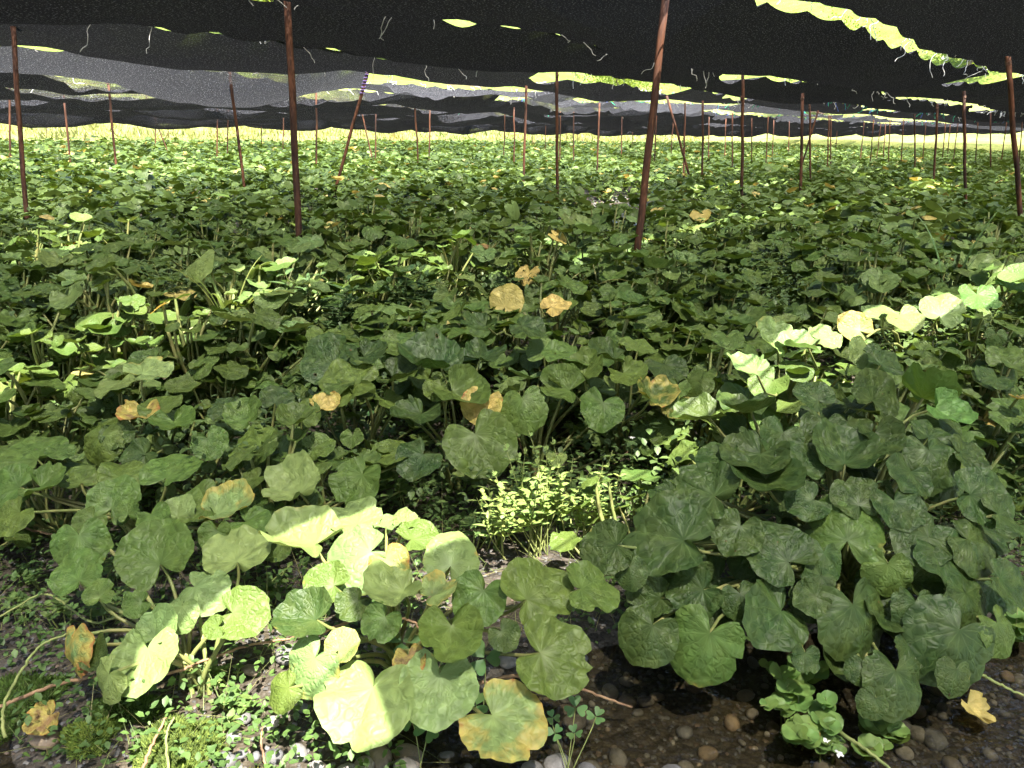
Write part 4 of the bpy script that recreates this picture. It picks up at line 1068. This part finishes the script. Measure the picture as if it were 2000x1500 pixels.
while cnt < 270:
    x, y = r_.uniform(-.9, 1.6), r_.uniform(.9, 1.6)
    px, py, w = proj((x, y, -.05))
    if not (-30 < px < 2030 and 1150 < py < 1560): continue
    gz = float(ground_z(x, y))
    if px < 430 and gz > -.06: continue
    s = .012 + .042 * r_.uniform() ** 2.2 * (1.25 if gz > -.05 else 1)
    if any((x - a) ** 2 + (y - b) ** 2 < (.32 * (s + c)) ** 2 for a, b, c in taken): continue
    taken.append((x, y, s)); cnt += 1
    wet = gz < -.05
    put_pebble(x, y, gz + s * .14, s, 'small pebble lying under the clear stream water' if wet else 'small rounded pebble on the dry gravel bar', 'pebbles in the stream' if wet else 'pebbles on the gravel bar')
# finer gravel as one mass
def gravel_mass(n, x0, x1, y0, y1, smin, smax, seed, bright=1.0):
    r_ = np.random.default_rng(seed); x, y = r_.uniform(x0, x1, n), r_.uniform(y0, y1, n)
    T = np.array([[1, 0, 0], [-1, 0, 0], [0, 1, 0], [0, -1, 0], [0, 0, .6], [.6, .6, .25], [-.6, .6, .25], [-.6, -.6, .25], [.6, -.6, .25]]) * .5
    F = np.array([[0, 5, 4], [5, 2, 4], [2, 6, 4], [6, 1, 4], [1, 7, 4], [7, 3, 4], [3, 8, 4], [8, 0, 4]])
    s = r_.uniform(smin, smax, n); a = r_.uniform(0, 6.28, n); k = r_.uniform(.6, 1, n)
    X = (T[None, :, 0] * np.cos(a)[:, None] - T[None, :, 1] * k[:, None] * np.sin(a)[:, None]) * s[:, None] + x[:, None]
    Y = (T[None, :, 0] * np.sin(a)[:, None] + T[None, :, 1] * k[:, None] * np.cos(a)[:, None]) * s[:, None] + y[:, None]
    Z = T[None, :, 2] * s[:, None] + ground_z(x, y)[:, None] + .001
    c = r_.uniform(.03, .13, (n, 1)) * np.where(r_.uniform(size=(n, 1)) < .25, [[1.2, .85, .6]], [[1, .97, .92]]) * bright
    return np.stack([X, Y, Z], -1).reshape(-1, 3), (F[None] + (np.arange(n) * 9)[:, None, None]).reshape(-1, 3), np.repeat(np.concatenate([c, np.ones((n, 1))], 1), 9, 0)
Vv, Ff, Cc = gravel_mass(14000, -1.5, 2.0, .7, 2.1, .006, .016, 4)
tag(link('gravel', new_mesh('gravel', Vv, Ff, M_GRAV, colors=Cc, smooth=True)), 'fine dark gravel covering the stream bed', 'gravel', kind='stuff')
Vv, Ff, Cc = gravel_mass(6000, .3, 2.6, 8.0, 13.4, .02, .07, 5, 1.6)
tag(link('gravel', new_mesh('gravel', Vv, Ff, M_GRAV, colors=Cc, smooth=True)), 'pale sunlit gravel around the far pool', 'gravel', kind='stuff')

# ------------------------------------------------------------------ posts
def post(label, top, base_px, thick=.021, group=None, cord=None, ring=True):
    thick *= .86
    (xt, yt), (xb, yb) = top, base_px
    B = at_z(xb, yb, 0.50); T = at_y(xt, yt, B[1])
    T[2] = min(max(T[2], 1.7), 2.16)
    v = (T - B); v /= v[2]; g = float(ground_z(B[0], B[1])) - .15
    B0 = B + v * (g - B[2]); T0 = B + v * (T[2] - B[2])
    H = T0 - B0; pts = [B0 - B0 + H * s + np.array([rng.normal(0, .004), rng.normal(0, .004), 0]) * (0 < s < 1) for s in np.linspace(0, 1, 7)]
    ro = np.full(7, thick); Vt, F = tube(pts, ro, 14, False); Vi, Fi = tube([H, H * .97], [thick * .8] * 2, 14, False)
    k = len(Vt); Fi = [[a + k for a in f][::-1] for f in Fi]
    rim = [[6 * 14 + j, 6 * 14 + (j + 1) % 14, k + (j + 1) % 14, k + j] for j in range(14)]
    e = link('net_post', None, None, tuple(B0)); tag(e, label, 'post', group)
    link('pipe', new_mesh('pipe', np.concatenate([Vt, Vi]), F + Fi + rim, M_RUST), e)
    if ring:
        u = H / np.linalg.norm(H); x = np.cross(u, [0, 1, 0]); x /= np.linalg.norm(x); y = np.cross(u, x); a = np.linspace(0, 2 * pi * 3, 40)
        coil = (H * .955)[None] + (thick + .002) * (np.cos(a)[:, None] * x + np.sin(a)[:, None] * y) + u * (a * .0015)[:, None]
        Vt, F = tube(coil, np.full(40, .0022), 5); link('wire_tie', new_mesh('wire_tie', Vt, F, M_WIRE), e)
    if 'band' in label:
        Vt, F = tube([H * .79, H * .795, H * .815, H * .82], [thick * 1.05, thick * 1.3, thick * 1.3, thick * 1.05], 14); link('clamp', new_mesh('clamp', Vt, F, M_RUST), e)
    if cord:
        a = np.linspace(0, 2 * pi * 7, 90); u = H / np.linalg.norm(H); x = np.cross(u, [0, 1, 0]); x /= np.linalg.norm(x); y = np.cross(u, x)
        coil = (H * .87)[None] + (thick + .004) * (np.cos(a)[:, None] * x + np.sin(a)[:, None] * y) + u * (a * .0055)[:, None] + rng.normal(0, .003, (90, 3))
        Vt, F = tube(coil, np.full(90, .006), 5); o = link('cord', new_mesh('cord', Vt, F, cord), e); o['label'] = 'purple cord wound round the top'
    return B0
G2 = 'thin rusty posts far back in the field'
POSTS = [
 ((14, -60), (52, 413), 'rusty post at the left edge leaning over a flat grey net', .021, None), ((558, -60), (585, 467), 'thick rusty post near the sunlit leaves, almost upright', .024, None),
 ((1305, -40), (1245, 488), 'thick rusty post leaning right beside the shaded plants', .025, None), ((1968, 105), (1993, 432), 'rusty post below the end of the yellow-green net gap', .024, None),
 ((1088, 135), (1088, 377), 'straight dark rusty post beside the far pool', .021, None), ((1450, 125), (1449, 380), 'rusty post with a band below its top', .021, None),
 ((1883, 178), (1886, 385), 'dark straight post standing before the far posts', .021, None), ((448, 135), (477, 365), 'orange-brown post reaching up into the sagging grey net', .02, None),
 ((210, 153), (228, 340), 'rusty post leaning slightly, in front of the bright bank', .02, None), ((18, 150), (20, 325), 'rusty post behind the left-edge post', .02, None),
 ((126, 198), (138, 325), 'short rusty post in front of the bright grass bank', .02, None), ((718, 142), (655, 370), 'strongly leaning rusty post with purple cord at its top', .021, M_STRING_P),
 ((618, 170), (618, 330), 'thin orange post under the pale net flap', .019, None), ((808, 170), (817, 327), 'thin rusty post in front of the low dark bank', .02, None),
 ((1028, 167), (1022, 358), 'bright orange-brown post near the pool', .02, None), ((1004, 217), (1004, 325), 'short thin post behind the orange-brown one', .018, None),
 ((840, 212), (838, 318), 'short orange post in front of the yellow bank', .019, None), ((1171, 201), (1166, 333), 'orange post beyond the sunlit pool', .02, None),
 ((1302, 187), (1348, 350), 'post leaning left beyond the thick leaning one', .022, None), ((1565, 202), (1563, 372), 'dark rusty post of a crossed pair', .022, None),
 ((1581, 203), (1583, 345), 'lighter rusty post of a crossed pair', .02, None), ((1370, 227), (1371, 350), 'short rusty post beside the left-leaning post', .02, None),
 ((1828, 218), (1824, 357), 'orange-brown post under a bright net hole', .02, None), ((1786, 223), (1787, 332), 'thin upright post in the row beneath the last nets', .02, None),
 ((1594, 250), (1562, 335), 'short slanted brace propped against the crossed posts', .02, None), ((706, 236), (728, 312), 'short leaning brace behind the cord-tied post', .019, None),
 ((285, 188), (330, 302), 'slanting brace in front of the bright bank', .019, None)]
for t, b, lab, th, cd in POSTS: post(lab, t, b, th, None, cd)
for (x, yt, yb) in ((90, 218, 285), (162, 213, 268), (242, 222, 270), (304, 212, 300), (327, 228, 285), (424, 224, 310), (444, 198, 308), (497, 240, 275), (512, 240, 296), (553, 222, 305), (585, 235, 290),
                    (704, 248, 285), (733, 244, 314), (770, 250, 285), (787, 250, 287), (870, 252, 285), (968, 255, 285), (984, 243, 312), (1040, 262, 290), (1065, 262, 300), (1093, 268, 318), (1105, 270, 290),
                    (1120, 228, 318), (1128, 270, 290), (1213, 247, 312), (1235, 270, 292), (1310, 270, 310), (1336, 243, 345), (1383, 250, 315), (1430, 227, 325), (1468, 235, 315), (1496, 258, 320), (1508, 258, 312),
                    (1616, 264, 325), (1622, 251, 324), (1632, 262, 300), (1760, 250, 320), (1735, 266, 318), (1700, 280, 318), (1712, 280, 310), (1725, 282, 312), (1802, 272, 315), (1840, 285, 315), (1850, 285, 312),
                    (1862, 285, 315), (1905, 256, 318), (1935, 220, 333), (1955, 285, 320), (1990, 262, 322), (1680, 275, 312), (1540, 275, 310), (1415, 275, 312), (1278, 272, 318)):
    post('thin rusty post standing far back in the leaf field', (x + random.uniform(-3, 3), yt), (x, yb), .018, G2, ring=False)

# ------------------------------------------------------------------ shade nets
KS = 0.97
WIRES = [w * KS for w in (-5.9, -3.8, -1.7, .42, 2.45, 4.55, 6.7, 8.85, 11.0, 13.1, 15.3, 17.4, 19.6, 21.7, 23.9, 26.1, 28.3)]
NTH = ['first', 'second', 'third', 'fourth', 'fifth', 'sixth', 'seventh', 'eighth', 'ninth', 'tenth', 'eleventh', 'twelfth', 'thirteenth', 'fourteenth', 'fifteenth', 'sixteenth', 'seventeenth']
def wire_z(k, a):
    a = np.asarray(a, float)
    return 1.99 + .04 * np.sin(a * .9 + k * 2.1) - .05 * np.abs(np.sin(a * pi / 3.6 + k)) + (.0 if k < 10 else -.10) + (.08 if k == 4 else 0)
# openings: per strip list of (from, to, extra gap on its near edge, metres)
GAPS = {3: [(-6, 2.6, .34), (3.0, 7.5, .30), (9, 40, .12)], 4: [(-4, 3.0, .30), (5.0, 10.6, .13), (11.5, 14, .5), (16, 30, .22)], 5: [(1.0, 2.0, .5), (9, 12, .4), (15, 24, .3)],
6: [(2.9, 3.9, .12), (5, 6, .1), (8, 12, .42), (13, 15, .3), (20, 24, .4)], 7: [(1, 5.5, .08), (7, 11, 1.0), (12, 18, 1.0), (22, 40, .6)], 8: [(3, 10, 1.2), (12, 18, 1.2), (20, 40, .9)],
        9: [(2, 20, 1.2), (22, 50, .9)], 10: [(3, 20, 1.3), (24, 50, 1.0)], 11: [(4, 30, 1.3)], 12: [(2, 16, 1.0), (20, 40, .8)], 13: [(2, 40, 1.3)], 14: [(2, 40, .9)], 15: [(4, 40, 1.0)]}
SLIT_A = (-9, -.4, .05, .15, .40, .52, 1.1, 1.4, 1.75, 3.0, 4.4, 6.0, 9, 60)
SLIT_C = (.53, .53, .53, .53, .53, .70, .54, .48, .44, .29, .15, .2, .33, .33)
SLIT_W = (.10, .10, .25, .64, .62, .27, .36, .18, .20, .24, .26, .16, .10, .10)
for k in range(len(WIRES) - 1):
    near_ = k < 9
    a0, a1, du = -9.0, 62.0, (.07 if near_ else .16)
    if k < 3: du = .14
    U = np.arange(a0, a1, du); nv = 15 if near_ else 9
    v = np.linspace(0, 1, nv); UU, VV = np.meshgrid(U, v, indexing='ij')
    g = np.full_like(U, .03 if k < 5 else -.02) + .03 * vnoise(U * .5, U * 0 + k, 9)
    for (s, e_, w) in GAPS.get(k, []):
        s, e_, w = s * KS, e_ * KS, w * KS
        edge = .35; inside = np.clip((U - s) / edge, 0, 1) * np.clip((e_ - U) / edge, 0, 1)
        g += w * inside * (.55 + .9 * vnoise(U * 1.1, U * 0 + 3 * k, 12))
    g2 = (.02 if k < 4 else -.04) + .04 * vnoise(U * .6, U * 0 + k, 15)
    if k >= 5: g += (.3 if k == 5 else .5) * np.clip(vnoise(U * 1.3, U * 0 + 5 * k, 61) - .62, 0, 1)
    p0, p1 = WIRES[k] + g, WIRES[k + 1] - g2
    if k in (2, 3):     # the slit between these two strips wanders off the wire
        sc_ = np.interp(U, SLIT_A, SLIT_C); sw = np.interp(U, SLIT_A, SLIT_W) * (.75 + .5 * vnoise(U * 2.3, U * 0, 31))
        if k == 2: p1 = sc_ - sw / 2
        else: p0 = sc_ + sw / 2
    PP = p0[:, None] + (p1 - p0)[:, None] * v[None]
    sag = .09 + .09 * np.abs(np.sin(U * pi / 3.6 + k * 1.3)) + .12 * (vnoise(U * .45, U * 0 + k, 17) - .3)
    if k == 7: sag += .34 * np.exp(-((U - 5.1) / 1.5) ** 2)
    if k >= 8: sag += (.06 if k < 10 else .13) + .12 * vnoise(U * .4, U * 0 + k, 57)
    if k >= 12: sag += .26 * np.sin(U * .42 + k * 1.1) ** 2
    Z = (wire_z(k, U)[:, None] * (1 - v) + wire_z(k + 1, U)[:, None] * v) - sag[:, None] * 4 * (v * (1 - v))[None]
    Z += .05 * (vnoise(UU * 1.6, VV * 2.5 + k * 7, 19) - .5) + .02 * (vnoise(UU * 5, VV * 6 + k, 20) - .5)
    sc = .045 * np.abs(np.sin(U * pi / .55 + k)) + .05 * vnoise(U * 1.7, U * 0 + k, 23)      # cloth droops between its ties
    Z -= sc[:, None] * (np.exp(-v / .12) + np.exp(-(1 - v) / .12))[None]
    Z -= (g - .03)[:, None] * .18 * np.exp(-v / .25)[None]
    X = D[0] * UU + N[0] * PP; Y = D[1] * UU + N[1] * PP
    nu = len(U); i, j = np.meshgrid(np.arange(nu - 1), np.arange(nv - 1), indexing='ij'); q = (i * nv + j).ravel()
    Fq = np.stack([q, q + nv, q + nv + 1, q + 1], -1)
    if k == 8:      # this sheet is torn off short
        pass
    mat = M_NETS[0] if k < 6 else (M_NETS[2] if k == 7 else M_NETS[1])
    me = new_mesh('shade_net', np.stack([X, Y, Z], -1).reshape(-1, 3), Fq, mat, uvs={'flat': np.stack([UU, PP], -1).reshape(-1, 2)})
    o = link('shade_net', me)
    tag(o, ('thin grey' if mat is M_NETS[2] else 'black') + ' shade net hung over the %s row counted from the stream' % NTH[k], 'shade net', 'shade net strips over the field')
    # hanging ties along its near edge
    if 3 <= k <= 11:
        step = .36 if k < 7 else .6
        for a in np.arange(.4, 34 if k < 8 else 26, step):
            P0 = from_ap(a, WIRES[k]); px, py, w = proj((P0[0], P0[1], 2.0))
            if w < 1 or not (-40 < px < 2040 and -60 < py < 300): continue
            if rng.uniform() < .2: continue
            for _ in range(rng.integers(1, 5)):
                L = rng.uniform(.10, .36); z0 = float(wire_z(k, a)) - .01; x0 = rng.normal(0, .05)
                b = from_ap(a + x0, WIRES[k] - .03); pts = [np.array([b[0], b[1], z0])]
                cur = pts[0].copy(); dr = np.array([rng.normal(0, .5), rng.normal(0, .5), -1.0])
                for s in range(9):
                    dr = dr * .75 + rng.normal(0, .7, 3); dr[2] -= .22; cur = cur + dr / np.linalg.norm(dr) * L / 9; pts.append(cur.copy())
                mm = M_STRING
                if k >= 6 and a > 14: mm = [M_STRING_G, M_STRING_G, M_STRING_B, M_STRING][rng.integers(0, 4)]
                r0 = .0019 + .0002 * w
                Vt, F = tube(smooth_path(pts, 18), np.full(18, r0), 4, False)
                s_ = link('tie_string', new_mesh('tie_string', Vt, F, mm), o)
for k in range(3, len(WIRES)):
    U = np.arange(-9, 62, .3); Pw = np.stack([*from_ap(U[None].ravel(), WIRES[k] - .015)], -1) if False else np.stack([D[0] * U + N[0] * (WIRES[k] - .015), D[1] * U + N[1] * (WIRES[k] - .015)], -1)
    Vt, F = tube(np.concatenate([Pw, wire_z(k, U)[:, None] + .004], 1), np.full(len(U), .004), 5)
    tag(link('support_wire', new_mesh('support_wire', Vt, F, M_WIRE)), 'rusty wire carrying the %s net strip counted from the stream' % NTH[k], 'wire', 'wires holding the nets')

# ------------------------------------------------------------------ bushes and trees beyond the bank
def crown_mesh(seed, n, R, flat):
    r_ = np.random.default_rng(seed); cl = r_.normal(0, 1, (26, 3)); cl /= np.linalg.norm(cl, axis=1, keepdims=True); cl *= r_.uniform(.25, .85, (26, 1)) * R
    cl[:, 2] *= flat; which = r_.integers(0, 26, n); P = cl[which] + r_.normal(0, R * .2, (n, 3))
    nn = r_.normal(0, 1, (n, 3)); nn[:, 2] = np.abs(nn[:, 2]) + .3; yd = r_.normal(0, 1, (n, 3))
    t = np.clip(r_.uniform(0, 1, (26, 1))[which] * .7 + r_.uniform(0, .3, (n, 1)), 0, 1); c = np.array((.26, .32, .07)) * t + np.array((.17, .23, .045)) * (1 - t)
    return quad_leaves(P, yd, nn, r_.uniform(.10, .24, n), .7, np.concatenate([c, np.ones((n, 1))], 1))
CROWNS = []
for s in range(3):
    Vv, Ff, Cc = crown_mesh(40 + s, 9000, 4.2, .9); CROWNS.append(new_mesh('crown', Vv, Ff, M_CROWN, colors=Cc, smooth=False))
def trunk_mesh(h):
    pts = [(0, 0, -1), (.1, 0, h * .4), (-.15, .1, h * .75), (.1, -.1, h * 1.15)]; Vt, F = tube(smooth_path(pts, 10), np.linspace(.32, .1, 10), 9)
    Vs, Fs = [Vt], list(F); off = len(Vt)
    for a in (0.3, 2.2, 4.4):
        q = np.array([0, 0, h * .7]); b = smooth_path([q, q + [cos(a) * 1.2, sin(a) * 1.2, 1.2], q + [cos(a) * 2.6, sin(a) * 2.6, 2.4]], 7); Vt, F = tube(b, np.linspace(.13, .04, 7), 6)
        Vs.append(Vt); Fs += [[x + off for x in f] for f in F]; off += len(Vt)
    return new_mesh('trunk', np.concatenate(Vs), Fs, M_BARK)
TRUNK = trunk_mesh(5.0)
for i, (a, p, s) in enumerate([(2, 60, 1.3), (20, 62, 1.4), (36, 58, 1.3), (50, 60, 1.4), (66, 46, 1.2), (76, 30, 1.2), (84, 20, 1.3), (80, 8, 1.2)]):
    P = from_ap(a, p); z = (0.25 + 3.2 * (1 - np.exp(-max(0, p - 32.5) / 9)) * .8 + .42 * max(0, p - 50)) if p > 32.5 else .1
    z = max(z, (2.3 + .45 * max(0, a - 74)) if a > 60 else 0)
    e = link('broadleaf_tree', None, None, (P[0], P[1], z)); e.scale = (s, s, s); e.rotation_euler = (0, 0, i * 1.7)
    tag(e, 'yellow-green broadleaf tree standing beyond the grass bank', 'tree', 'trees beyond the field')
    link('trunk', TRUNK, e); o = link('crown', CROWNS[i % 3], e, (0, 0, 4.2))
for (x, y, sc_) in ((640, 276, 1.0), (1195, 290, .7)):
    P = at_z(x, y, 0.6); Vv, Ff, Cc = crown_mesh(90 + x, 700, 1.0, .5)
    Vv = Vv * 1.0; e = link('dark_bush', None, None, (P[0], P[1], .3)); tag(e, 'low dark shrub at the foot of the bank' if x < 900 else 'small shrub behind the last far posts', 'bush')
    link('foliage', new_mesh('foliage', Vv * np.array([1, 1, .8]), Ff, M_CROWN, colors=Cc * np.array([.6, .5, .5, 1]), smooth=False), e)
